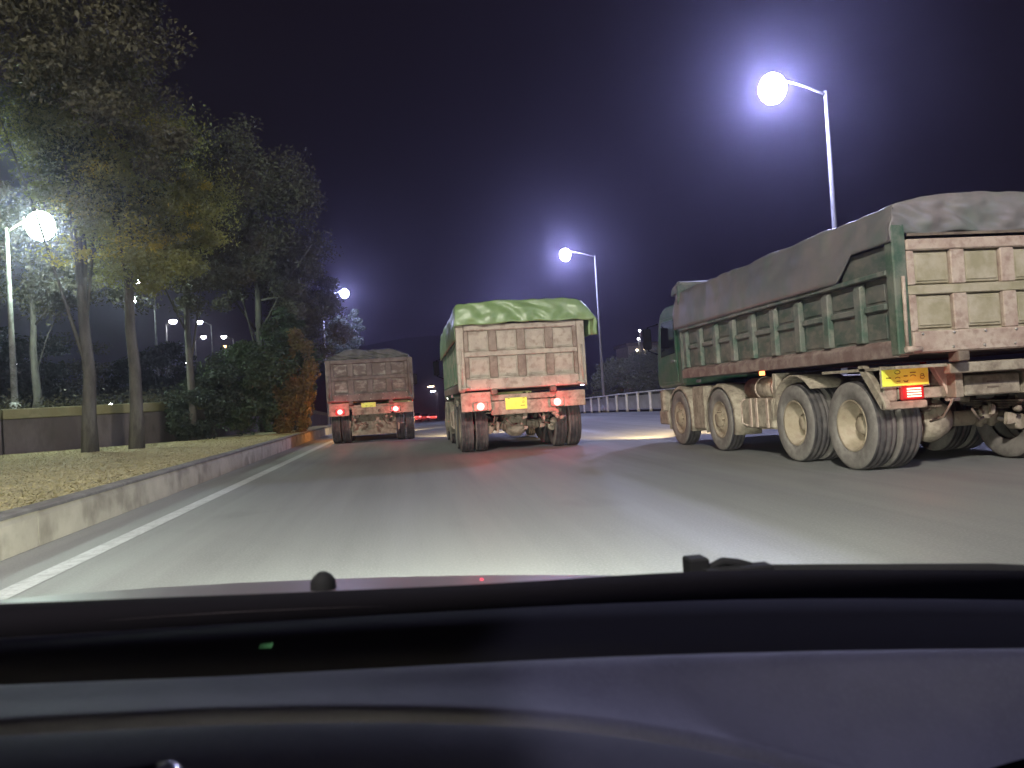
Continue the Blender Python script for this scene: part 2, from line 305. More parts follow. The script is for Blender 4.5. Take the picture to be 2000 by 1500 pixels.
# ------------------------------------------------------------------ foliage
def leaves_mesh(name, pts, size, m, parent=None, flat=0.4):
    n = len(pts); nr = rng.normal(size=(n, 3)); nr[:, 2] += flat; nr /= np.linalg.norm(nr, axis=1)[:, None]
    t = rng.normal(size=(n, 3)); t -= (t * nr).sum(1)[:, None] * nr; t /= np.linalg.norm(t, axis=1)[:, None]; b = np.cross(nr, t)
    sz = size * rng.uniform(0.6, 1.4, n)[:, None]
    v = np.empty((n, 4, 3)); v[:, 0] = pts - t * sz; v[:, 1] = pts + b * sz * 0.45 + nr * sz * 0.15; v[:, 2] = pts + t * sz; v[:, 3] = pts - b * sz * 0.45 + nr * sz * 0.15
    me = bpy.data.meshes.new(name); me.vertices.add(4 * n); me.vertices.foreach_set('co', v.astype(np.float32).ravel())
    me.loops.add(4 * n); me.loops.foreach_set('vertex_index', np.arange(4 * n, dtype=np.int32)); me.polygons.add(n)
    me.polygons.foreach_set('loop_start', np.arange(0, 4 * n, 4, dtype=np.int32)); me.polygons.foreach_set('loop_total', np.full(n, 4, dtype=np.int32)); me.update(); me.validate()
    me.materials.append(m); o = bpy.data.objects.new(name, me); COL.objects.link(o)
    if parent: o.parent = parent
    return o
def trunc(a):
    k = np.linalg.norm(a, axis=1)[:, None]; return a * np.where(k > 2.0, rng.uniform(0.3, 1, (len(a), 1)) * 2.0 / k, 1)
def clump_points(ells, nclump, n, spread=0.19):
    P = []; tot = sum(e[1][0] * e[1][1] * e[1][2] for e in ells)
    for c, r in ells:
        w = r[0] * r[1] * r[2] / tot; k = max(3, int(nclump * w)); m = int(n * w)
        d = rng.normal(size=(k, 3)); d /= np.linalg.norm(d, axis=1)[:, None]; rad = rng.uniform(0.35, 1.05, k) ** 0.6
        cc = np.array(c) + d * rad[:, None] * np.array(r)
        idx = rng.integers(0, k, m); cs = rng.uniform(0.5, 1.5, k)
        P.append(cc[idx] + trunc(rng.normal(size=(m, 3))) * (np.array(r) * spread) * cs[idx][:, None] * np.array([1, 1, 0.6]))
    return np.concatenate(P)
def tree(label, x, y, z0, h, tr_, ells, n, size, leaf, cat='tree', group=None, name='tree', second=None, nclump=70, lean=0.0, limbs=8):
    """ells in local coordinates from the trunk's base"""
    t = empty(name, (x, y, z0), label, cat, group)
    if h > 0:
        mb = MB(); k = 7; P = [(lean * (i / k) ** 2 + 0.03 * math.sin(i * 1.7 + x), 0.05 * math.cos(i * 2.1 + y), h * i / k - 0.1) for i in range(k + 1)]
        mb.tube(P, [tr_ * (1.2 if i == 0 else 1 - 0.65 * i / k) for i in range(k + 1)], 10)
        for j in range(limbs):
            s0 = 0.4 + 0.55 * j / limbs; base = Vector(P[int(s0 * k)]); c, r = random.choice(ells)
            tip = Vector(c) + Vector((random.uniform(-1, 1) * r[0], random.uniform(-1, 1) * r[1], random.uniform(-0.6, 0.9) * r[2])) * 0.85
            mid = base.lerp(tip, 0.5) + Vector((0, 0, 0.25))
            mb.tube([base, mid, tip], [tr_ * 0.28, tr_ * 0.17, tr_ * 0.06], 6)
        mb.build('trunk', M['bark'], t)
    leaves_mesh('crown', clump_points(ells, nclump, n), size, M[leaf], t)
    if second:
        m2, ells2, n2 = second
        leaves_mesh('yellow_leaves', clump_points(ells2, 46, n2, 0.26), size, M[m2], t)
    return t
rowg = 'trees along the left verge'
tree('tall near tree with a wide olive crown filling the upper left corner', -9.3, 14.5, 0.3, 9, 0.24, [((0.8, 0, 9.9), (3.4, 3.0, 2.6)), ((3.6, 0, 8.4), (2.3, 2.2, 1.9)), ((4.7, 0.5, 6.6), (1.1, 1.6, 1.1))], 70000, 0.05, 'leaf_brown', group=rowg, nclump=130, limbs=0)
tree('roadside tree with pale straight trunk and yellow patches in its olive crown', -6.95, 20.8, 0.31, 7.5, 0.17, [((0.3, 0, 6.6), (2.0, 2.0, 2.7)), ((1.0, 0, 5.2), (1.3, 1.4, 1.4)), ((-0.9, 0.2, 7.6), (1.7, 1.7, 1.7))], 60000, 0.045, 'leaf_lime', group=rowg,
     second=('leaf_yellow', [((1.75, -0.6, 6.35), (0.55, 0.6, 0.6)), ((1.45, -0.7, 5.5), (0.6, 0.6, 0.55)), ((-0.9, -1.0, 4.9), (0.7, 0.6, 0.6)), ((0.4, -1.1, 7.3), (1.2, 0.5, 1.1)), ((1.1, -0.8, 4.6), (0.7, 0.5, 0.5)), ((0.2, -1.2, 5.6), (1.3, 0.6, 0.9))], 3600), nclump=110)
tree('slim roadside tree left of the pale trunk, its grey trunk seen in shade', -7.95, 20.5, 0.31, 7, 0.18, [((0.0, 0.3, 8.6), (2.3, 1.6, 2.0)), ((0.9, 0.6, 6.2), (1.0, 1.2, 1.6))], 20000, 0.06, 'leaf_olive', group=rowg, nclump=70)
tree('dark tree with thin trunk just behind the yellow-patched tree', -6.75, 25.2, 0.31, 8, 0.13, [((0.3, 0, 7.4), (2.1, 1.8, 2.6)), ((0.8, 0, 5.3), (1.5, 1.4, 1.3))], 26000, 0.065, 'leaf_brown', group=rowg, nclump=80)
tree('tall brownish tree rising above the shrubs on the left', -6.0, 33, 0.1, 10, 0.2, [((0.2, 0, 9.4), (2.4, 2.2, 3.4)), ((1.0, 0, 6.5), (1.9, 1.8, 2.2)), ((-1.4, 0, 7.4), (1.8, 1.8, 2.3))], 42000, 0.075, 'leaf_brown', group=rowg, nclump=120)
tree('brownish tree nearest the lit lamp above the left lorry', -5.3, 41, 0.05, 9, 0.18, [((0, 0, 7.6), (2.1, 2.0, 2.6)), ((0.7, 0, 5.2), (1.7, 1.8, 2.0))], 28000, 0.08, 'leaf_brown', group=rowg, nclump=90)
tree('tree behind the greenish lamp, its crown lit by the glare', -13.2, 29.5, 1.3, 6, 0.16, [((0, 0, 6.3), (2.6, 2.2, 2.4)), ((1.9, 0, 4.6), (1.8, 1.6, 1.4)), ((3.2, 0.8, 6.6), (1.8, 1.5, 1.8))], 30000, 0.07, 'leaf_brown', group=rowg, nclump=110, limbs=3)
shg = 'shrubs behind the left kerb'
tree('rounded green shrub behind the kerb between tree trunks and orange shrub', -5.3, 26.2, 0.3, 0, 0, [((0, 0, 1.5), (1.1, 1.0, 1.6)), ((0.8, 0.3, 2.5), (0.8, 0.8, 1.3))], 13000, 0.07, 'leaf_green', 'shrub', shg, 'shrub', nclump=60)
tree('darkest low shrub beside the pale tree trunk', -6.6, 25.2, 0.3, 0, 0, [((0, 0, 0.9), (1.0, 0.8, 1.1)), ((0.7, 0, 1.7), (0.7, 0.6, 0.9))], 9000, 0.07, 'leaf_dark', 'shrub', shg, 'shrub', nclump=50)
tree('tall green shrub behind the orange one', -4.6, 30.5, 0.25, 0, 0, [((0, 0, 1.8), (1.1, 1.0, 2.0)), ((0.2, 0, 3.6), (0.9, 0.9, 1.3))], 13000, 0.08, 'leaf_green', 'shrub', shg, 'shrub', nclump=60)
tree('orange-brown shrub lit by the amber lamp of the left lorry', -3.8, 27.0, 0.28, 0, 0, [((0.0, 0, 1.0), (0.75, 0.7, 1.3)), ((0.15, 0, 2.4), (0.5, 0.6, 1.1))], 12000, 0.065, 'leaf_orange', 'shrub', shg, 'shrub', nclump=50)
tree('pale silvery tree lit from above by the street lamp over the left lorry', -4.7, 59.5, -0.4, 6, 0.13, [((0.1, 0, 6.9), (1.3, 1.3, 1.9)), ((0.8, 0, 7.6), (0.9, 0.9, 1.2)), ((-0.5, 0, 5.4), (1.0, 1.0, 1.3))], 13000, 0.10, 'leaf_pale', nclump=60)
bgg = 'dark trees beyond the upper road'
for i, (x, y, h, r, lb) in enumerate([(-30, 44, 7.5, 3.6, 'broad dark tree beyond the wall at the left edge of the view'), (-22.5, 47, 6.2, 3.3, 'dark tree beyond the wall behind the greenish lamp post'), (-26, 60, 7.5, 4.0, 'farther dark tree seen between the two lamp posts'),
        (-14.5, 48, 5.0, 2.8, 'low dark tree beyond the wall by the second lamp post'), (-19, 70, 6.0, 4.0, 'distant dark tree behind the small far lamps'), (-12, 62, 5.0, 3.2, 'dark bushy tree behind the green shrubs')]):
    tree(lb, x, y, 1.0 + rz(y), h * 0.6, 0.16, [((0, 0, h * 0.62), (r, r * 0.8, h * 0.33)), ((r * 0.5, 0, h * 0.4), (r * 0.8, r * 0.7, h * 0.25)), ((-r * 0.5, 0, h * 0.42), (r * 0.7, r * 0.7, h * 0.25))], 11000, 0.13, 'leaf_dark' if i % 2 else 'leaf_brown', 'tree', bgg, nclump=60)
# low hedge on the coping
hp = np.array([[a[0] + (b[0] - a[0]) * t, a[1] + 0.35 + (b[1] - a[1]) * t, rz(a[1])] for a, b in zip(pts[:14], pts[1:15]) for t in rng.uniform(0, 1, 700)])
hp += rng.normal(size=hp.shape) * np.array([0.1, 0.16, 0.0]); hp[:, 2] += 1.5 + np.abs(rng.normal(size=len(hp))) * 0.22
tag(leaves_mesh('hedge', hp, 0.05, M['leaf_brown']), 'low brownish hedge on top of the retaining wall', 'hedge')
# trees beyond the bridge railing
bg2 = 'bushes beyond the white railing'
tree('round bush beyond the railing beside the lamp post', 17.8, 62, -0.6, 0, 0, [((0, 0, 2.3), (2.5, 2.0, 2.0)), ((-1.0, 0, 2.9), (1.3, 1.2, 1.1))], 15000, 0.10, 'leaf_grey', 'bush', bg2, 'bush', nclump=70)
tree('taller bush beyond the railing next to the green lorry cab', 21.6, 66, -0.6, 0, 0, [((0, 0, 3.0), (2.2, 2.0, 2.6)), ((1.5, 0, 4.4), (1.6, 1.5, 1.8))], 15000, 0.11, 'leaf_grey', 'bush', bg2, 'bush', nclump=70)
# grass on the verge
n = 60000; gx = rng.uniform(0, 1, n); gy = rng.uniform(3.5, 26, n) ; gy = 3.5 + (gy - 3.5) ** 1.0
xl = np.interp(gy, [3.5, 22.8, 24.6, 26], [-12, -12, -7.6, -4.2]); xr = np.array([kx(y) - 0.16 for y in gy])
px = xr + (xl - xr) * gx ** 1.3
pz = np.array([rz(y) for y in gy]) + 0.31
hh = rng.uniform(0.008, 0.025, n); th = rng.uniform(0, 2 * PI, n); wd = 0.012
V = np.empty((n, 3, 3)); V[:, 0] = np.stack([px - np.cos(th) * wd, gy - np.sin(th) * wd, pz], 1); V[:, 1] = np.stack([px + np.cos(th) * wd, gy + np.sin(th) * wd, pz], 1)
V[:, 2] = np.stack([px + rng.normal(0, 0.03, n), gy + rng.normal(0, 0.03, n), pz + hh], 1)
me = bpy.data.meshes.new('grass'); me.from_pydata(V.reshape(-1, 3).tolist(), [], np.arange(3 * n).reshape(-1, 3).tolist()); me.materials.append(M['grass'])
o = bpy.data.objects.new('grass', me); COL.objects.link(o); tag(o, 'short dry yellowish grass covering the left verge', 'grass', kind='stuff')

# ------------------------------------------------------------------ street lamps
def street_lamp(label, x, y, z0, ztop, arm, group, glow='lamp_blue', power=0.0, col=(0.8, 0.85, 1.0), pole='galv', rise=0.32, lens=0.2, r0=0.10, rad=0.3):
    t = empty('street_lamp', (x, y, z0), label, 'street lamp', group); H = ztop - z0; s = 1 if arm > 0 else -1
    mb = MB(); mb.tube([(0, 0, -0.2), (0, 0, 0.35)], 0.16, 12); mb.tube([(0, 0, 0.3), (0, 0, H * 0.5), (0, 0, H)], [r0, r0 * 0.75, r0 * 0.48], 12); mb.build('pole', M[pole], t)
    k = 6; P = [(arm * i / k, 0, H - 0.12 + (rise + 0.12) * math.sin(i / k * PI / 2)) for i in range(k + 1)]
    MB().tube(P, [0.038] * (k + 1), 8).build('arm', M[pole], t)
    hx, hz = arm, H + rise
    hd = MB(); hd.lathe([(0.0, 0.001), (0.0, 0.10), (-0.02, 0.17), (-0.07, 0.22), (-0.10, 0.22)], (0, 0, 0), 'z', 20); hd.v = [(hx + s * 0.12 + v[0] * 1.35, v[1], hz + 0.10 + v[2]) for v in hd.v]
    ho = hd.build('lamp_head', M['head'], t)
    if power:                                                       # round bowl swollen to stand in for lens bloom; its surface gives the light
        ls = MB(); ls.lathe([(rad * 1.12 * math.sin(a), rad * math.cos(a)) for a in np.linspace(PI * 0.38, -PI / 2 + 0.02, 7)], (hx + s * 0.12, 0, hz - rad * 0.6), 'z', 12)
        st = power / (4 * PI * PI * rad * rad); ls.build('lamp_lens', emis('lamp_bowl_light', col, st), ho)
    else:
        ls = MB(); ls.lathe([(0.03, lens * 0.8), (-0.03, lens), (-0.12, lens * 0.96), (-0.22, lens * 0.7), (-0.27, lens * 0.35), (-0.285, 0.001)], (0, 0, 0), 'z', 20); ls.v = [(hx + s * 0.12 + v[0] * 1.3, v[1], hz + v[2]) for v in ls.v]
        ls.build('lamp_lens', M[glow], ho)
    return t
lg = 'street lamps along the right railing'
BW = (0.55, 0.57, 1.0)
street_lamp('nearest tall street lamp, dazzling above the right lorry', 12.85, 21.3, 0.1, 9.62, -1.55, lg, power=4000, col=BW, lens=0.3, rad=0.40)
street_lamp('second street lamp on the railing just right of the middle lorry', 12.85, 50, 0.1 + rz(50), 10.25, -1.9, lg, power=3200, col=BW, lens=0.26, rad=0.36)
street_lamp('street lamp on the railing out of view behind the camera', 12.85, -7.5, 0.1, 9.45, -1.55, lg, power=2000, col=BW, lens=0.26)
street_lamp('far right lamp post ahead of the middle lorry', 12.85, 79, rz(79) + 0.1, 9.6, -1.9, lg, power=2500, col=BW)
lf = 'street lamps of the left carriageway'
street_lamp('street lamp over the left kerb, out of view above the camera', -5.6, -5.5, 0.3, 9.3, 2.4, lf, power=13000, col=(1.0, 0.96, 0.87), lens=0.3)  # added unseen lamp, brightens the near road and the lorry tails
street_lamp('left lamp with greenish white glare beside the near tree', -11.8, 25, 1.45, 7.1, 0.85, lf, 'lamp_green', 2600, (0.78, 1.0, 0.86), 'galv_old', rise=0.28, lens=0.26, rad=0.4)
street_lamp('left lamp with its head to the left, between two tree trunks', -15.9, 52, 1.2, 8.75, -1.3, lf, 'lamp_white', 350, (0.85, 1, 0.95), 'galv_old', rise=0.3, lens=0.24)
street_lamp('lamp above the left lorry, lighting a pale tree', -5.85, 57, rz(57), 9.1, 1.5, lf, 'lamp_blue', 1500, BW, 'galv', rise=0.5, lens=0.26)
for x, y, zt, arm, gl, lb in [(-18.0, 75, 9.7, -0.9, 'lamp_blue', 'small far lamp, highest of the far left cluster'), (-23.4, 90, 9.8, 0.8, 'lamp_white', 'small far lamp, lower left of the far left cluster'),
                              (-19.5, 91, 9.8, -0.9, 'lamp_white', 'small far lamp, lower right of the far left cluster'), (-22.0, 101, 9.6, -0.6, 'lamp_orange', 'tiny orange far lamp right of the far left cluster'),
                              (-22.2, 115, 9.6, -0.6, 'lamp_orange', 'rightmost tiny orange far lamp among the left trees'), (-22.0, 66, 12.2, 0.4, 'lamp_white', 'tiny high lamp among the leaves of the yellow-patched tree'), (-18.2, 62, 8.3, 0.4, 'lamp_white', 'tiny lamp just under the yellow-patched crown')]:
    street_lamp(lb, x, y, rz(y) + 1.0, zt, arm, lf, gl, 0, pole='galv_old', lens=0.22 if 'orange' not in gl else 0.14)
ff = 'far street lamps ahead between the lorries'
for x, y, zt, gl, lb in [(8.6, 250, 6.3, 'lamp_warm', 'uppermost far lamp between the left and middle lorries'), (10.6, 292, 5.4, 'lamp_blue', 'blue-white far lamp between the left and middle lorries'), (16.4, 358, 4.2, 'lamp_blue', 'farthest blue-white lamp close to the middle lorry'), (16.0, 470, 1.3, 'lamp_warm', 'lowest warm far lamp in the gap between left and middle lorries'), (21.2, 490, 1.3, 'lamp_warm', 'faint warm far lamp touching the side of the middle lorry')]:
    t = street_lamp(lb, x, y, rz(y), zt, -1.4, ff, gl, 0, lens=0.8, r0=0.12)  # lens oversized to stand in for the bloom of far lamps
gl_ = 'small white garden lamps beyond the upper road'
for x, y, h, lb in [(-23.4, 50, 4.9, 'small white lamp beside the left lamp post'), (-32.8, 76, 4.6, 'small white lamp low between post and shaded trunk'), (-36.3, 100, 3.35, 'small bright lamp just above the coping'),
                    (-27.3, 90, 4.6, 'small white lamp at the foot of the second left lamp post'), (-27.1, 100, 7.9, 'small white lamp right of the second left lamp post')]:
    t = empty('garden_lamp', (x, y, rz(y) + 1.0), lb, 'lamp', gl_); hh_ = h - 1.0 - rz(y)
    MB().tube([(0, 0, -1), (0, 0, hh_ - 0.15)], 0.05, 8).build('post', M['galv_old'], t)
    MB().lathe([(-0.16, 0.02), (-0.12, 0.12), (0, 0.17), (0.12, 0.12), (0.15, 0.02)], (0, 0, hh_), 'z', 14).build('globe', M['lamp_white'], t)
    MB().lathe([(0.15, 0.001), (0.15, 0.14), (0.19, 0.1), (0.24, 0.001)], (0, 0, hh_), 'z', 14).build('cap', M['head'], t)

# ------------------------------------------------------------------ bridge railing on the right
rail = empty('railing', (12.75, 0, 0), 'white railing with grey infill along the right edge of the road', 'railing')
post0 = inf0 = None
for i in range(40):
    y = 19.5 + 2.25 * i; z = rz(y) + 0.1
    if post0 is None:
        post0 = MB().box(-0.07, 0.07, -0.07, 0.07, -0.12, 0.93).build('post', M['rail_white'], rail, bevel=0.012)
        inf0 = MB().box(0.03, 0.055, 0.072, 2.178, 0.05, 0.80).build('infill_panel', M['rail_infill'], rail)
        top0 = MB().box(-0.06, 0.06, 0.0, 2.246, 0.932, 1.0).build('top_rail', M['rail_white'], rail, bevel=0.012)
        sets = (post0, inf0, top0)
    else:
        sets = []
        for src in (post0, inf0, top0):
            c = src.copy(); COL.objects.link(c); c.parent = rail; sets.append(c)
    for o in sets:
        o.location = (0, y, z)
        if o is not sets[0]: o.rotation_euler = (math.atan2(rz(y + 2.25) - rz(y), 2.25), 0, 0)

# small lit building far right
bd = empty('building', (31.5, 98, rz(98)), 'small distant building with a few lit windows beyond the bushes', 'building')
MB().box(-2.6, 2.6, 0, 6, -1, 8.2).build('wall', M['olive_tail'], bd)
MB().box(-2.9, 2.9, -0.3, 6.3, 8.2, 8.6).build('roof', M['mud_dark'], bd)
for i, (wx, wz, lit) in enumerate([(-1.9, 6.2, 1), (-0.4, 6.2, 0), (1.1, 6.2, 0), (-1.9, 3.6, 0), (-0.4, 3.6, 1), (1.1, 3.6, 0)]):
    f = MB().box(wx - 0.06, wx + 0.96, -0.05, 0.0, wz - 0.06, wz + 1.26); fo = f.build('window', M['rail_infill'], bd)
    MB().box(wx, wx + 0.9, -0.062, -0.052, wz, wz + 1.2).build('pane', M['glass'], fo)
for x, y, z, lb in [(28.1, 90, 8.3, 'upper of the white lamps by the distant building'), (27.9, 90, 7.3, 'bright white lamp in front of the distant building'), (27.6, 90, 5.95, 'lower left white lamp in front of the distant building'), (28.6, 90, 6.05, 'lower right white lamp in front of the distant building')]:
    t = empty('yard_lamp', (x, y, rz(y)), lb, 'lamp', 'lamps by the distant building'); H = z - rz(y)
    MB().tube([(0, 0, 0), (0, 0, H - 0.12)], 0.04, 8).build('post', M['galv_old'], t); MB().lathe([(-0.12, 0.02), (0, 0.16), (0.12, 0.02)], (0, 0, H), 'z', 12).build('globe', M['lamp_warm' if 'lower' in lb else 'lamp_white'], t)

# ------------------------------------------------------------------ lorries
TYRE_PROF = [(-0.085, 0.27), (-0.115, 0.30), (-0.125, 0.37), (-0.122, 0.44), (-0.105, 0.472), (-0.075, 0.48), (-0.070, 0.466), (-0.058, 0.466), (-0.053, 0.481), (-0.012, 0.483), (-0.008, 0.468), (0.008, 0.468), (0.012, 0.483), (0.053, 0.481), (0.058, 0.466), (0.070, 0.466), (0.075, 0.48), (0.105, 0.472), (0.122, 0.44), (0.125, 0.37), (0.115, 0.30), (0.085, 0.27)]
def tyre_mesh():
    mb = MB(); mb.lathe(TYRE_PROF, (0, 0, 0), 'x', 56)
    me = mb.build('tyre', M['tyre']); d = me.data; d.materials.append(M['sidewall'])
    for p in d.polygons:
        c = p.center; r = math.hypot(c.y, c.z)
        if r < 0.462: p.material_index = 1
    bpy.data.objects.remove(me); return d
def rim_mesh(front):
    mb = MB()
    if front:                                                       # convex hub face with nuts
        mb.lathe([(-0.10, 0.285), (-0.115, 0.28), (-0.10, 0.255), (-0.06, 0.24), (-0.075, 0.19), (-0.10, 0.15), (-0.10, 0.12), (-0.15, 0.10), (-0.16, 0.05), (-0.16, 0.001)], (0, 0, 0), 'x', 36)
        for k in range(10):
            t = 2 * PI * k / 10; mb.tube([(-0.10, 0.135 * math.cos(t), 0.135 * math.sin(t)), (-0.125, 0.135 * math.cos(t), 0.135 * math.sin(t))], 0.013, 6)
    else:                                                           # deep dish of the dual wheels
        mb.lathe([(-0.10, 0.285), (-0.115, 0.28), (-0.10, 0.258), (0.06, 0.235), (0.10, 0.19), (0.09, 0.13), (0.02, 0.11), (-0.02, 0.07), (-0.02, 0.001)], (0, 0, 0), 'x', 36)
        for k in range(10):
            t = 2 * PI * k / 10; mb.tube([(0.10, 0.155 * math.cos(t), 0.155 * math.sin(t)), (0.06, 0.155 * math.cos(t), 0.155 * math.sin(t))], 0.013, 6)
    o = mb.build('wheel', M['rim']); d = o.data; bpy.data.objects.remove(o); return d
TY = tyre_mesh(); RF = rim_mesh(True); RR = rim_mesh(False)

def tarp_mesh(y0, y1, hem, shoulder, crown, rear_hem=None, seed=0.0, rough=0.03, hemf=None, bulge=0.0, hw=1.22, rear_out=0.07, heap=0.0, inset=0.12):
    rows = []; NS = 84; NV = 110
    def cross(y, s):
        a = abs(s); sg = 1 if s >= 0 else -1; hz = hemf(y, sg) if hemf else hem
        if a > 0.72:
            t = (a - 0.72) / 0.28; x = sg * (hw - inset + (inset + bulge * (sg + 1.3) / 2.3) * min(1, t * 1.6)); z = shoulder - t * (shoulder - hz)
        else:
            u = a / 0.72; x = s / 0.72 * (hw - inset); z = shoulder + crown * (1 - u ** 3.0)
            z += heap * (noise.noise((x * 1.1, y * 0.8, seed + 9)) + 0.3) * (1 - u ** 4)
        w = rough * (noise.noise((x * 2.2 + seed, y * 1.8, z * 2.5)) + 0.5 * noise.noise((x * 6, y * 5, z * 5 + seed)))
        k = rough * 0.8 * math.sin(y * 5.2 + 2.5 * noise.noise((y, x, seed)))
        rd = abs(noise.noise((x * 1.7 + seed, y * 1.9, z * 3.1))) + 0.5 * abs(noise.noise((x * 4.1, y * 3.7 + seed, z * 5.0)))
        w -= rough * 1.5 * (0.35 - rd)
        if a > 0.72: x += sg * (w + 0.5 * k) * (1 - 0.6 * t)
        else: z += w + 0.5 * k
        return x, z
    if rear_hem is not None:
        for i in range(14):
            t = i / 14; row = []
            for j in range(NS + 1):
                s = -1 + 2 * j / NS; x, z = cross(y0, s)
                zl = rear_hem + (shoulder + crown * 0.7 - rear_hem) * t + 0.035 * noise.noise((x * 3, seed, t))
                flare = 1 + 0.10 * (1 - t) if rear_out > 0.05 and s > 0 else 1
                row.append((x * (flare if abs(s) > 0.5 else 1), y0 - rear_out * math.sin((1 - t) * PI * 0.5 + 0.2) + 0.045 * noise.noise((x * 4.5 + seed, t * 2.5, 3)) - 0.10 * rough / 0.04 * (0.3 - abs(noise.noise((x * 3.3 + t * 2.2, t * 1.2 - x, seed)))), min(z, zl)))
            rows.append(row)
    for i in range(NV + 1):
        y = y0 + (y1 - y0) * i / NV; row = []
        for j in range(NS + 1):
            x, z = cross(y, -1 + 2 * j / NS); row.append((x, y, z))
        rows.append(row)
    last = [(x * 0.97, y1 + 0.05, min(z, shoulder - 0.1)) for x, y, z in rows[-1]]; rows.append(last)
    return MB().grid(rows)

def plate(t, x0, x1, z0, z1, y, marks):
    p = MB().box(x0, x1, y - 0.012, y, z0, z1).build('number_plate', M['plate'], t, bevel=0.004)
    w, h = x1 - x0, z1 - z0
    MB().box(x0 - 0.012, x1 + 0.012, y + 0.001, y + 0.012, z0 - 0.012, z1 + 0.012).build('plate_frame', M['mud_under'], p)
    for a in marks:
        m = MB()
        if a[0] == 'bar': m.box(x0 + w * a[1], x0 + w * a[2], y - 0.0165, y - 0.0125, z0 + h * a[3] - 0.006, z0 + h * a[3] + 0.006)
        if a[0] == 'arc': m.tube([(x0 + w * (a[1] + a[3] * math.cos(q_)), y - 0.014, z0 + h * (a[2] + 1.6 * a[3] * math.sin(q_))) for q_ in np.linspace(a[4], a[5], 9)], 0.004, 6)
        m.build('plate_character', M['plate_mark'], p)

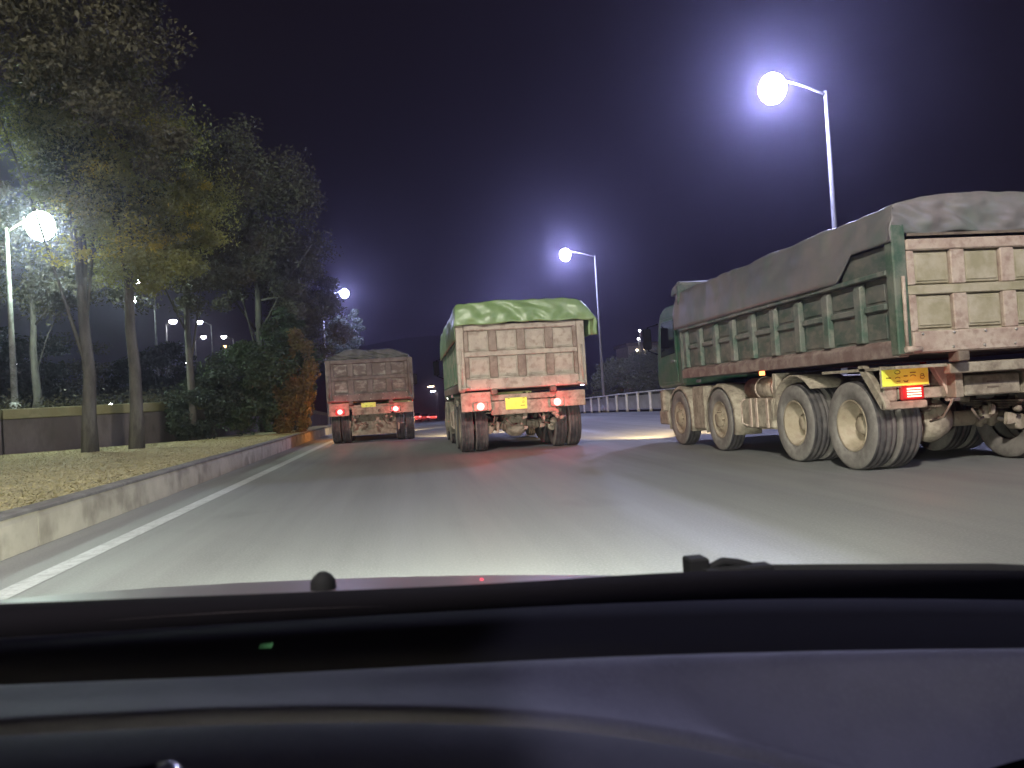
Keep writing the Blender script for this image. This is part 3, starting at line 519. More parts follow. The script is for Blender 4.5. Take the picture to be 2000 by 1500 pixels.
def lorry(label, X, Y, c):
    t = empty('dump_truck', (X, Y, rz(Y)), label, 'truck', 'loaded dump trucks on the road')
    hb = 1.20; TOP = c['side_top']; G = lambda k: M[c[k]]
    for s in (-1, 1):                                               # chassis
        MB().box(s * 0.42 - 0.045, s * 0.42 + 0.045, 0.22, 7.1, 0.74, 1.0).build('chassis_rail', M['mud_under'], t, bevel=0.006)
    MB().box(-0.95 if c['under'] != 'C' else -0.6, 0.95, 0.10, 0.20, 0.985, 1.09).build('rear_crossmember', M['mud_under'], t, bevel=0.01)
    if c['under'] == 'B':
        MB().box(-0.62, 0.62, 0.08, 0.18, 0.71, 0.97).build('rear_beam', M['mud_under'], t, bevel=0.012)
    elif c['under'] == 'C':
        bx = MB().box(-0.30, 0.33, 0.30, 0.44, 0.745, 0.955).build('hitch_box', M['mud_under'], t, bevel=0.015)
        for z in (0.825, 0.88): MB().box(-0.05, 0.08, 0.294, 0.299, z - 0.009, z + 0.009).build('slot_mark', M['mud_dark'], bx)
        MB().box(-0.42, 0.85, 0.2, 0.32, 0.985, 1.10).build('rear_beam', M['mud_under'], t, bevel=0.012)
        MB().prism([(-0.62, 1.08), (-0.36, 1.08), (-0.32, 0.70), (-0.44, 0.70), (-0.50, 0.88)], 0.34, 0.42, 'y').build('hanger_plate', M['pink_mud'], t, bevel=0.008)
    else:
        MB().box(-0.55, 0.55, 0.06, 0.16, 0.80, 1.02).build('rear_beam', M['mud_under'], t, bevel=0.012)
        MB().box(-0.64, 0.64, 0.72, 0.75, 0.20, 0.80).build('mud_curtain', M['mud_under'], t)
        for x in (-0.25, 0.22): MB().tube([(x, 0.03, 0.90), (x, 0.07, 0.90)], 0.045, 12).build('hitch_eye', M['mud_dark'], t)
    rr = random.Random(c['under']); ft_ = MB()
    for k in range(26):
        x = rr.uniform(-0.92, 0.92); y = rr.uniform(0.1, 0.6) + (0.42 if c['under'] == 'C' else 0); z = rr.uniform(0.42, 0.98); w = rr.uniform(0.02, 0.07); h_ = rr.uniform(0.03, 0.12)
        if k % 3 == 0: ft_.tube([(x, y, z), (x + rr.uniform(-0.2, 0.2), y + 0.1, z + rr.uniform(-0.1, 0.15))], rr.uniform(0.012, 0.035), 8)
        elif k % 3 == 1: ft_.prism([(x - w, z - h_), (x + w * 0.6, z - h_ * 0.8), (x + w, z + h_ * 0.6), (x - w * 0.7, z + h_)], y, y + 0.05, 'y')
        else: ft_.lathe([(y - 0.02, 0.001), (y - 0.02, w), (y + 0.05, w * 1.1), (y + 0.06, 0.001)], (x, 0, z), 'y', 12)
    tag(ft_.build('underframe_fittings', M['mud_under'], t), kind='stuff')
    bt = MB()
    for k in range(7):
        for zz in (1.245, 1.385): bt.lathe([(-0.062, 0.001), (-0.06, 0.013), (-0.049, 0.014)], (-1.0 + k * 0.333 + 0.02 * (zz > 1.3), 0, zz), 'y', 8)
    tag(bt.build('bolts', M['bolt'], t), kind='stuff')
    # bed: floor, sill beams, side sheets, ribs
    MB().box(-hb + 0.06, hb - 0.06, 0.08, 5.9, 1.19, 1.26).build('bed_floor', M['mud_dark'], t)
    for s in (-1, 1):
        MB().prism([(s * (hb - 0.1), 1.17), (s * (hb + 0.012), 1.17), (s * (hb + 0.012), 1.30), (s * (hb - 0.03), 1.345), (s * (hb - 0.1), 1.345)], 0.0, 5.93, 'y').build('sill_beam', G('beam'), t, bevel=0.008)
        MB().box(*sorted((s * (hb - 0.05), s * (hb - 0.09))), 0.10, 5.9, 1.346, TOP).build('side_sheet', G('side'), t)
        n = c['ribs']
        for i in range(n):
            y = 0.62 + i * (5.1 / (n - 1))
            MB().prism([(s * (hb - 0.049), 1.347), (s * (hb + 0.02), 1.347), (s * (hb + 0.02), TOP - 0.05), (s * (hb - 0.049), TOP)], y - 0.065, y + 0.065, 'y').build('side_rib', G('rib'), t, bevel=0.01)
            if i < n - 1 or True:
                pass
        ys = [0.12] + [0.62 + i * (5.1 / (n - 1)) for i in range(n)] + [5.88]
        for a, b in zip(ys[:-1], ys[1:]):
            a2, b2 = a + 0.075, b - 0.075
            if b2 - a2 < 0.1: continue
            MB().box(*sorted((s * (hb - 0.048), s * (hb - 0.005))), a2, b2, 1.655, 1.72).build('side_rail', G('rib'), t, bevel=0.008)
            for z0_, z1_ in ((1.37, 1.63), (1.75, TOP - 0.06)):
                MB().box(*sorted((s * (hb - 0.049), s * (hb - 0.038))), a2 + 0.03, b2 - 0.03, z0_, z1_).build('side_panel', G('side'), t, bevel=0.004)
        MB().box(*sorted((s * (hb - 0.10), s * (hb + 0.03))), 0.1, 5.93, TOP + 0.003, TOP + 0.055).build('top_rail', G('rib'), t, bevel=0.01)
        MB().box(*sorted((s * (hb - 0.12), s * (hb + 0.025))), -0.035, 0.095, 1.19, c['post_top']).build('corner_post', G('post'), t, bevel=0.012)
        if c['ext']:
            MB().box(*sorted((s * (hb - 0.05), s * (hb - 0.02))), 0.1, 0.92, TOP + 0.058, TOP + 0.30).build('side_extension', M['green_dusty'], t)
    MB().box(-hb, hb, 5.945, 6.0, 1.17, c['head_top'] - 0.1).build('headboard', G('side'), t, bevel=0.01)
    if c['canopy']:
        MB().prism([(6.02, c['head_top'] - 0.22), (6.04, c['head_top'] - 0.05), (6.2, c['head_top']), (6.5, c['head_top'] - 0.08), (6.62, c['head_top'] - 0.22)], -hb + 0.1, hb - 0.1, 'x').build('canopy', M['green_rib'], t, bevel=0.02)
    # tailgate
    g0, g1 = 1.43, c['gate_top']; gw = hb - 0.125
    MB().box(-gw, gw, 0.03, 0.07, 1.20, g1).build('tailgate', G('gate'), t)
    MB().box(-gw, gw, -0.05, 0.029, 1.20, g0 - 0.02).build('tailgate_sill', G('sill'), t, bevel=0.015)
    MB().box(-gw, gw, -0.04, 0.029, g1 - 0.11, g1).build('tailgate_top_beam', G('sill'), t, bevel=0.012)
    zm = (g0 + g1 - 0.11) / 2
    MB().box(-gw, gw, -0.022, 0.028, zm - 0.045, zm + 0.045).build('tailgate_crossbar', G('gate'), t, bevel=0.008)
    pw = 2 * gw / 4
    for i in range(5):
        xc = -gw + i * pw; w = 0.075
        a, b = max(-gw, xc - w), min(gw, xc + w)
        for z0_, z1_ in ((g0 - 0.018, zm - 0.047), (zm + 0.047, g1 - 0.113)):
            MB().box(a, b, -0.03, 0.028, z0_, z1_).build('tailgate_rib', G('grib'), t, bevel=0.008)
    for i in range(4):
        for z0_, z1_ in ((g0, zm - 0.05), (zm + 0.05, g1 - 0.115)):
            a, b = -gw + i * pw + 0.085, -gw + (i + 1) * pw - 0.085
            p = MB(); p.box(a, b, 0.008, 0.029, z0_ + 0.012, z1_ - 0.012); p.box(a + 0.02, b - 0.02, -0.004, 0.0075, z0_ + 0.035, z1_ - 0.04)
            p.build('tailgate_panel', G('panel'), t, bevel=0.006)
    for s in (-1, 1):                                               # hinges and latches
        MB().tube([(s * (hb - 0.18), -0.07, 1.24), (s * (hb - 0.02), -0.07, 1.24)], 0.03, 10).build('latch', G('sill'), t)
        MB().tube([(s * (hb - 0.05), -0.05, 1.25), (s * (hb - 0.05), -0.06, 1.95)], 0.018, 8).build('latch_rod', G('sill'), t)
        MB().box(*sorted((s * 0.5, s * 0.62)), -0.06, 0.1, 1.10, 1.20).build('bed_hinge', M['mud_dark'], t, bevel=0.01)
    # tarpaulin
    tp = tarp_mesh(**c['tarp']).build('tarpaulin', G('tarp_mat'), t, solid=0.012)
    if c.get('slot'):
        MB().box(-gw, gw - 0.3, -0.062, -0.045, 2.335, 2.36).build('tarpaulin_slot', M['mud_dark'], t)
    # running gear
    for y, dual in ((0.95, True), (2.19, True), (4.51, False), (6.27, False)):
        for s in (-1, 1):
            w = bpy.data.objects.new('wheel', RR if dual else RF); COL.objects.link(w); w.parent = t; w.location = (s * (1.065 if dual else 1.07), y, 0.482); w.rotation_euler = (random.uniform(0, 1), 0, 0 if s < 0 else PI)
            if s > 0: w.rotation_euler = (0, 0, PI)
            for dx in ((0, 0.285) if dual else (0,)):
                ty = bpy.data.objects.new('tyre', TY); COL.objects.link(ty); ty.parent = w; ty.location = (dx, 0, 0)
        ax = MB(); ax.tube([(-0.95, y, 0.48), (-0.3, y, 0.48), (0.3, y, 0.48), (0.95, y, 0.48)], [0.07, 0.085, 0.085, 0.07], 12)
        if dual:
            ax.lathe([(-0.21, 0.001), (-0.20, 0.10), (-0.14, 0.19), (-0.03, 0.235), (0.0, 0.255), (0.03, 0.25), (0.12, 0.19), (0.22, 0.09), (0.24, 0.001)], ((-0.30 if c['under'] == 'C' else -0.08) if y < 1 else 0, y - 0.06, 0.50), 'y', 24)
            for x in (-0.45, -0.30, 0.30, 0.45): ax.tube([(x, y - 0.06, 0.40), (x * 0.92, y - 0.16, 0.55)], 0.045, 8)
        ax.build('axle', M['mud_under'], t)
        for s in (-1, 1):
            sp = MB()
            for k in range(4): sp.box(s * 0.50 - 0.04, s * 0.50 + 0.04, y - 0.5 + k * 0.09, y + 0.5 - k * 0.09, 0.60 + 0.026 * (3 - k) - 0.03, 0.62 + 0.026 * (3 - k) - 0.03)
            sp.build('leaf_spring', M['mud_dark'], t)
            if dual:
                MB().tube([(s * 0.62, y - 0.30, 0.42), (s * 0.62, y - 0.14, 0.42)], 0.085, 14).build('brake_chamber', M['mud_under'], t, bevel=0.01)
                MB().tube([(s * 0.60, y - 0.14, 0.42), (s * 0.45, y - 0.03, 0.50)], 0.03, 8).build('brake_rod', M['mud_under'], t)
    for k, (a, b) in enumerate((((-0.35, 0.16, 0.62), (-0.12, 0.3, 0.52)), ((0.28, 0.15, 0.70), (0.52, 0.3, 0.48)), ((-0.55, 0.15, 0.74), (-0.60, 0.45, 0.50)))):
        m_ = (Vector(a) + Vector(b)) / 2 - Vector((0, 0.02, 0.07)); MB().tube([a, m_, b], 0.012, 6).build('air_hose', M['mud_dark'], t)
    # rear mudguards and lamps
    uy = 0.33 if c['under'] == 'C' else 0.0
    for s in (-1, 1):
        mg = MB()
        if c['under'] == 'C':
            mg.prism([(uy + 0.42, 1.12), (uy + 0.30, 1.12), (uy - 0.02, 0.74), (uy - 0.04, 0.66), (uy + 0.05, 0.655), (uy + 0.09, 0.71), (uy + 0.40, 1.07)], *sorted((s * 1.12, s * 1.19)), 'x')
            mg.box(*sorted((s * 0.70, s * 1.19)), uy - 0.0, uy + 0.04, 0.655, 0.735)
            mg.box(*sorted((s * 0.42, s * 1.0)), uy + 0.025, uy + 0.065, 0.75, 0.86); mg.box(*sorted((s * 1.0, s * 1.15)), uy + 0.04, uy + 0.06, 0.735, 1.08)
        else:
            mg.box(*sorted((s * 0.62, s * 1.19)), 0.05, 0.09, 0.80, 1.16 if s < 0 else 1.10)
            mg.box(*sorted((s * 0.62, s * 0.66)), -0.0, 0.05, 0.82, 0.95)
        mg.build('mudguard', M['mud_under'], t, bevel=0.01)
        MB().box(*sorted((s * 0.63, s * 1.19)), 0.10, 1.45, 1.06, 1.09).build('mudguard_top', M['mud_under'], t)
        lx, lz = s * c['lamp_x'] + (0 if c['under'] == 'C' else -0.1), c['lamp_z']
        base = MB().box(lx - 0.13, lx + 0.13, uy - 0.01, uy + 0.048, lz - 0.075, lz + 0.075)
        lo = base.build('tail_light', M['mud_under'] if c['under'] == 'B' else M['red_dull'], t, bevel=0.015)
        if c['led']:
            for k in range(4): MB().box(lx - 0.07, lx + 0.075, uy - 0.03, uy - 0.012, lz - 0.044 + k * 0.026, lz - 0.029 + k * 0.026).build('led_bar', M['red_led'], lo)
        else:
            MB().lathe([(0.0, 0.074), (-0.016, 0.07), (-0.032, 0.045), (-0.038, 0.001)], (lx, uy - 0.012, lz), 'y', 16).build('lens', M['red_lit'], lo)
        light('POINT', 'tail_light_glow', (lx, uy - 0.24, lz), c['red_power'], (1.0, 0.03, 0.05), t, 0.05)
    plate(t, *c['plate'], uy + 0.0 if c['under'] == 'C' else 0.075, c['marks'])
    # side equipment: fuel tank, battery box, front mudguards
    for s in (-1, 1):
        tk = MB().box(*sorted((s * 0.62, s * 1.16)), 2.78, 3.72, 0.38, 0.80).build('tool_box', M['mud_under'], t, bevel=0.03)
        for y in (2.9, 3.22, 3.4): MB().box(*sorted((s * 1.161, s * 1.178)), y, y + 0.05, 0.40, 0.80).build('strap', M['pink_mud'], tk)
        MB().tube([(s * 1.17, 3.55, 0.42), (s * 1.20, 3.66, 0.45), (s * 1.20, 3.66, 0.74), (s * 1.17, 3.6, 0.80)], 0.016, 8).build('handle', M['pink_mud'], tk)
        ft = MB().tube([(s * 0.9, 2.75, 0.93), (s * 0.9, 3.85, 0.93)], 0.155, 18).build('air_tank', M['mud_under'], t)
        for y in (2.95, 3.45): MB().lathe([(y, 0.158), (y, 0.168), (y + 0.05, 0.168), (y + 0.05, 0.158)], (s * 0.9, 0, 0.93), 'y', 20, close=True).build('tank_strap', M['pink_mud'], ft)
        for y in (4.51, 6.27):
            mb = MB(); P = []
            for k in range(13):
                a = PI * (-0.12 + 1.24 * k / 12); P.append((y - 0.60 * math.cos(a), 0.47 + 0.56 * math.sin(a)))
            rows = [[(s * x, p[0], p[1]) for x in (0.78, 1.0, 1.17, 1.185)] for p in P]
            for r in rows: r[-1] = (r[-1][0], y + (r[-1][1] - y) * 0.93, 0.47 + (r[-1][2] - 0.47) * 0.93)
            mb.grid(rows).build('front_mudguard', M['mud_under'], t, solid=0.02)
        MB().box(*sorted((s * 0.75, s * 1.17)), 5.12, 5.66, 0.30, 1.02).build('side_skirt', M['mud_under'], t, bevel=0.03)
        mk = MB().box(*sorted((s * 1.17, s * 1.20)), 2.92, 3.02, 1.11, 1.165).build('side_marker', M['orange_lit' if c['marker'] and s < 0 else 'red_dull'], t)
        MB().box(*sorted((s * 1.17, s * 1.19)), 5.20, 5.36, 1.08, 1.13).build('reflector', M['chrome'], t)
        MB().box(*sorted((s * 0.50, s * 1.16)), 2.66, 2.74, 0.55, 1.12).build('fender_stay', M['mud_under'], t)
        mb = MB(); rows = []
        for k in range(9):
            a = PI * (0.25 + 0.75 * k / 8) ; rows.append([(s * x, 2.19 - 0.60 * math.cos(a), 0.50 + 0.575 * math.sin(a)) for x in (0.62, 0.9, 1.17)])
        mb.grid(rows).build('rear_mudguard', M['mud_under'], t, solid=0.02)
    # cab
    cp = [(6.06, 1.05), (7.42, 1.02), (7.50, 1.15), (7.46, 1.55), (7.30, 2.22), (7.15, 2.44), (6.95, 2.52), (6.06, 2.52)]
    cb = MB().prism(cp, -1.14, 1.14, 'x').build('cab', G('cab'), t, bevel=0.05)
    for s in (-1, 1):
        dr = MB().prism([(6.30, 1.12), (7.22, 1.12), (7.24, 1.56), (7.10, 2.30), (6.30, 2.30)], *sorted((s * 1.141, s * 1.16)), 'x').build('door', G('cab'), t, bevel=0.012)
        MB().prism([(6.38, 1.64), (7.14, 1.60), (7.02, 2.24), (6.38, 2.24)], *sorted((s * 1.161, s * 1.168)), 'x').build('window', M['glass'], dr)
        MB().box(*sorted((s * 1.161, s * 1.19)), 6.38, 6.52, 1.48, 1.52).build('handle', M['chrome'], dr)
        MB().tube([(s * 1.14, 7.28, 2.25), (s * 1.32, 7.38, 2.20), (s * 1.32, 7.38, 1.75), (s * 1.14, 7.40, 1.68)], 0.014, 8).build('mirror_arm', M['black'], t)
        MB().box(*sorted((s * 1.26, s * 1.42)), 7.34, 7.40, 1.78, 2.18).build('mirror', M['black'], t, bevel=0.02)
        MB().box(*sorted((s * 0.80, s * 1.17)), 6.95, 7.42, 0.34, 0.60).build('step', M['mud_under'], t, bevel=0.02)
        hl = MB().box(*sorted((s * 0.72, s * 1.05)), 7.50, 7.56, 0.74, 0.88).build('headlight', M['warm_lit'], t, bevel=0.01)
        light('SPOT', 'headlight_beam', (s * 0.88, 7.62, 0.80), c['hl'], (1.0, 0.72, 0.36), t, 0.05, target=(s * 0.88, 12.4, 0.15), cone=75, blend=0.9)
    MB().box(-1.12, 1.12, 7.30, 7.499, 0.52, 1.0).build('bumper', G('cab') if c['cab'] != 'green_cab' else M['mud_under'], t, bevel=0.04)
    MB().prism([(7.478, 1.62), (7.318, 2.20), (7.328, 2.20), (7.488, 1.62)], -1.02, 1.02, 'x').build('windscreen', M['glass'], t)
    MB().prism([(6.3, 2.525), (6.95, 2.525), (6.35, 2.86), (6.3, 2.86)], -0.9, 0.9, 'x').build('wind_deflector', G('cab'), t, bevel=0.03)
    for k in range(4): MB().box(-0.35 + 0.02, 0.35, 7.492, 7.505, 1.12 + k * 0.09, 1.16 + k * 0.09).build('grille_bar', M['black'], t)
    return t

cfgC = dict(side_top=1.98, post_top=2.46, ext=True, head_top=2.90, canopy=True, gate_top=2.31, ribs=9, beam='rust_beam', side='green_dusty', rib='green_rib', post='green_bright',
            gate='olive_tail', sill='pink_mud', grib='pink_mud', panel='olive_tail', cab='green_cab', tarp_mat='tarp_grey', under='C', lamp_x=0.86, lamp_z=0.815, led=True, red_power=1.6, marker=True, hl=2200,
            plate=(-1.19, -0.68, 0.89, 1.085), marks=[('bar', .08, .18, .44), ('bar', .46, .54, .50), ('bar', .60, .72, .66), ('arc', .66, .44, .06, 0.2, 2.9), ('arc', .86, .40, .05, 0, 5.6), ('arc', .33, .72, .06, 0, 6.2), ('bar', .30, .38, .25), ('arc', .33, .38, .05, 0.3, 3.0), ('bar', .46, .54, .20), ('arc', .50, .30, .05, 3.4, 6.0), ('arc', .86, .52, .035, 0, 6.2)],
            tarp=dict(y0=0.03, y1=6.15, hem=2.02, shoulder=2.66, crown=0.07, seed=3.1, rough=0.022, hemf=lambda y, sg: 2.03 if y > 0.95 else 2.03 + 0.26 * min(1, (0.95 - y) / 0.3), hw=1.235, heap=0.06, rear_hem=2.36, rear_out=0.04, inset=0.07), slot=True)
cfgB = dict(side_top=2.20, post_top=2.42, ext=False, head_top=2.7, canopy=False, gate_top=2.42, ribs=9, beam='mud_rib', side='green_side', rib='green_side', post='mud_tail',
            gate='mud_tail', sill='mud_tail', grib='mud_rib', panel='mud_tail', cab='green_cab', tarp_mat='tarp_green', under='B', lamp_x=0.73, lamp_z=0.89, led=False, red_power=13.0, marker=False, hl=1500,
            plate=(-0.35, 0.06, 0.80, 1.02), marks=[('bar', .12, .2, .93), ('bar', .8, .9, .93), ('arc', .82, .6, .05, 0, 6.2), ('bar', .7, .9, .3)],
            tarp=dict(y0=-0.02, y1=6.1, hem=2.12, shoulder=2.80, crown=0.07, rear_hem=2.42, seed=7.7, rough=0.032, hw=1.24, bulge=0.10, rear_out=0.10, inset=0.05))
cfgA = dict(side_top=2.20, post_top=2.38, ext=False, head_top=2.6, canopy=False, gate_top=2.38, ribs=9, beam='brown_tail', side='brown_tail', rib='brown_tail', post='brown_tail',
            gate='brown_tail', sill='brown_tail', grib='brown_tail', panel='brown_panel', cab='green_cab', tarp_mat='tarp_dark', under='A', lamp_x=0.78, lamp_z=0.92, led=False, red_power=8.0, marker=False, hl=1500,
            plate=(-0.28, 0.12, 0.97, 1.14), marks=[('bar', .12, .2, .9), ('arc', .35, .5, .06, 0, 6.2), ('bar', .6, .8, .4)],
            tarp=dict(y0=0.06, y1=6.1, hem=2.22, shoulder=2.47, crown=0.13, seed=1.3, rough=0.05, hw=1.19, heap=0.14, inset=0.07, rear_hem=2.37, rear_out=0.03))

lorry('middle dump truck with a bright green tarpaulin hanging over its mud-coloured tailgate', 2.14, 14.3, cfgB)
lorry('left dump truck, red-brown tailgate and dark heaped load, next to the left kerb', -1.08, 22.2, cfgA)
lorry('nearest dump truck on the right, green sides under a grey tarpaulin', 5.92, 6.86, cfgC)
# amber flasher on the left lorry's side, washing the orange shrub and kerb end
al = MB().box(-1.235, -1.18, 3.9, 4.02, 0.86, 0.93)
lt = [o for o in S.objects if o.name.startswith('dump_truck')][1]
ao = al.build('side_flasher', M['orange_lit'], lt, bevel=0.008)
light('POINT', 'side_flasher_glow', (-1.33, 3.96, 0.92), 55, (1.0, 0.38, 0.10), lt, 0.04)
mo_ = MB().box(1.10, 1.16, -0.02, 0.03, 1.175, 1.215).build('marker_lamp', M['blue_lit'], [o for o in S.objects if o.name.startswith('dump_truck')][0])

# far cars with brake lights
def car(label, x, y, col, l_h=0.85):
    t = empty('car', (x, y, rz(y)), label, 'car', 'distant cars ahead')
    MB().prism([(-2.1, 0.35), (2.1, 0.35), (2.2, 0.7), (1.3, 0.95), (0.7, 1.42), (-1.0, 1.45), (-1.8, 1.0), (-2.2, 0.9)], -0.88, 0.88, 'x').build('body', mat('car_paint', col, 0.35), t, bevel=0.06)
    MB().prism([(-1.79, 1.03), (-1.07, 1.38), (-1.08, 1.40), (-1.81, 1.05)], -0.7, 0.7, 'x').build('rear_window', M['glass'], t)
    for s in (-1, 1):
        MB().box(*sorted((s * 0.55, s * 0.86)), -2.24, -2.17, 0.72, 0.86).build('tail_light', M['red_lit'], t)
        for yy in (-1.35, 1.35): MB().lathe([(-0.1, 0.001), (-0.1, 0.3), (-0.08, 0.33), (0.08, 0.33), (0.1, 0.3), (0.1, 0.001)], (s * 0.8, yy, 0.33), 'x', 20).build('wheel', M['black'], t)
    light('POINT', 'brake_glow', (0, -2.6, 0.8), 60, (1.0, 0.08, 0.05), t, 0.1)
car('leftmost far car with red lights beside the left truck', 0.75, 118, (0.3, 0.3, 0.32))
car('far car with red lights, farthest of the three', 2.6, 150, (0.1, 0.1, 0.12))
car('rightmost far car with a single dim red light showing', 4.9, 172, (0.5, 0.5, 0.5))

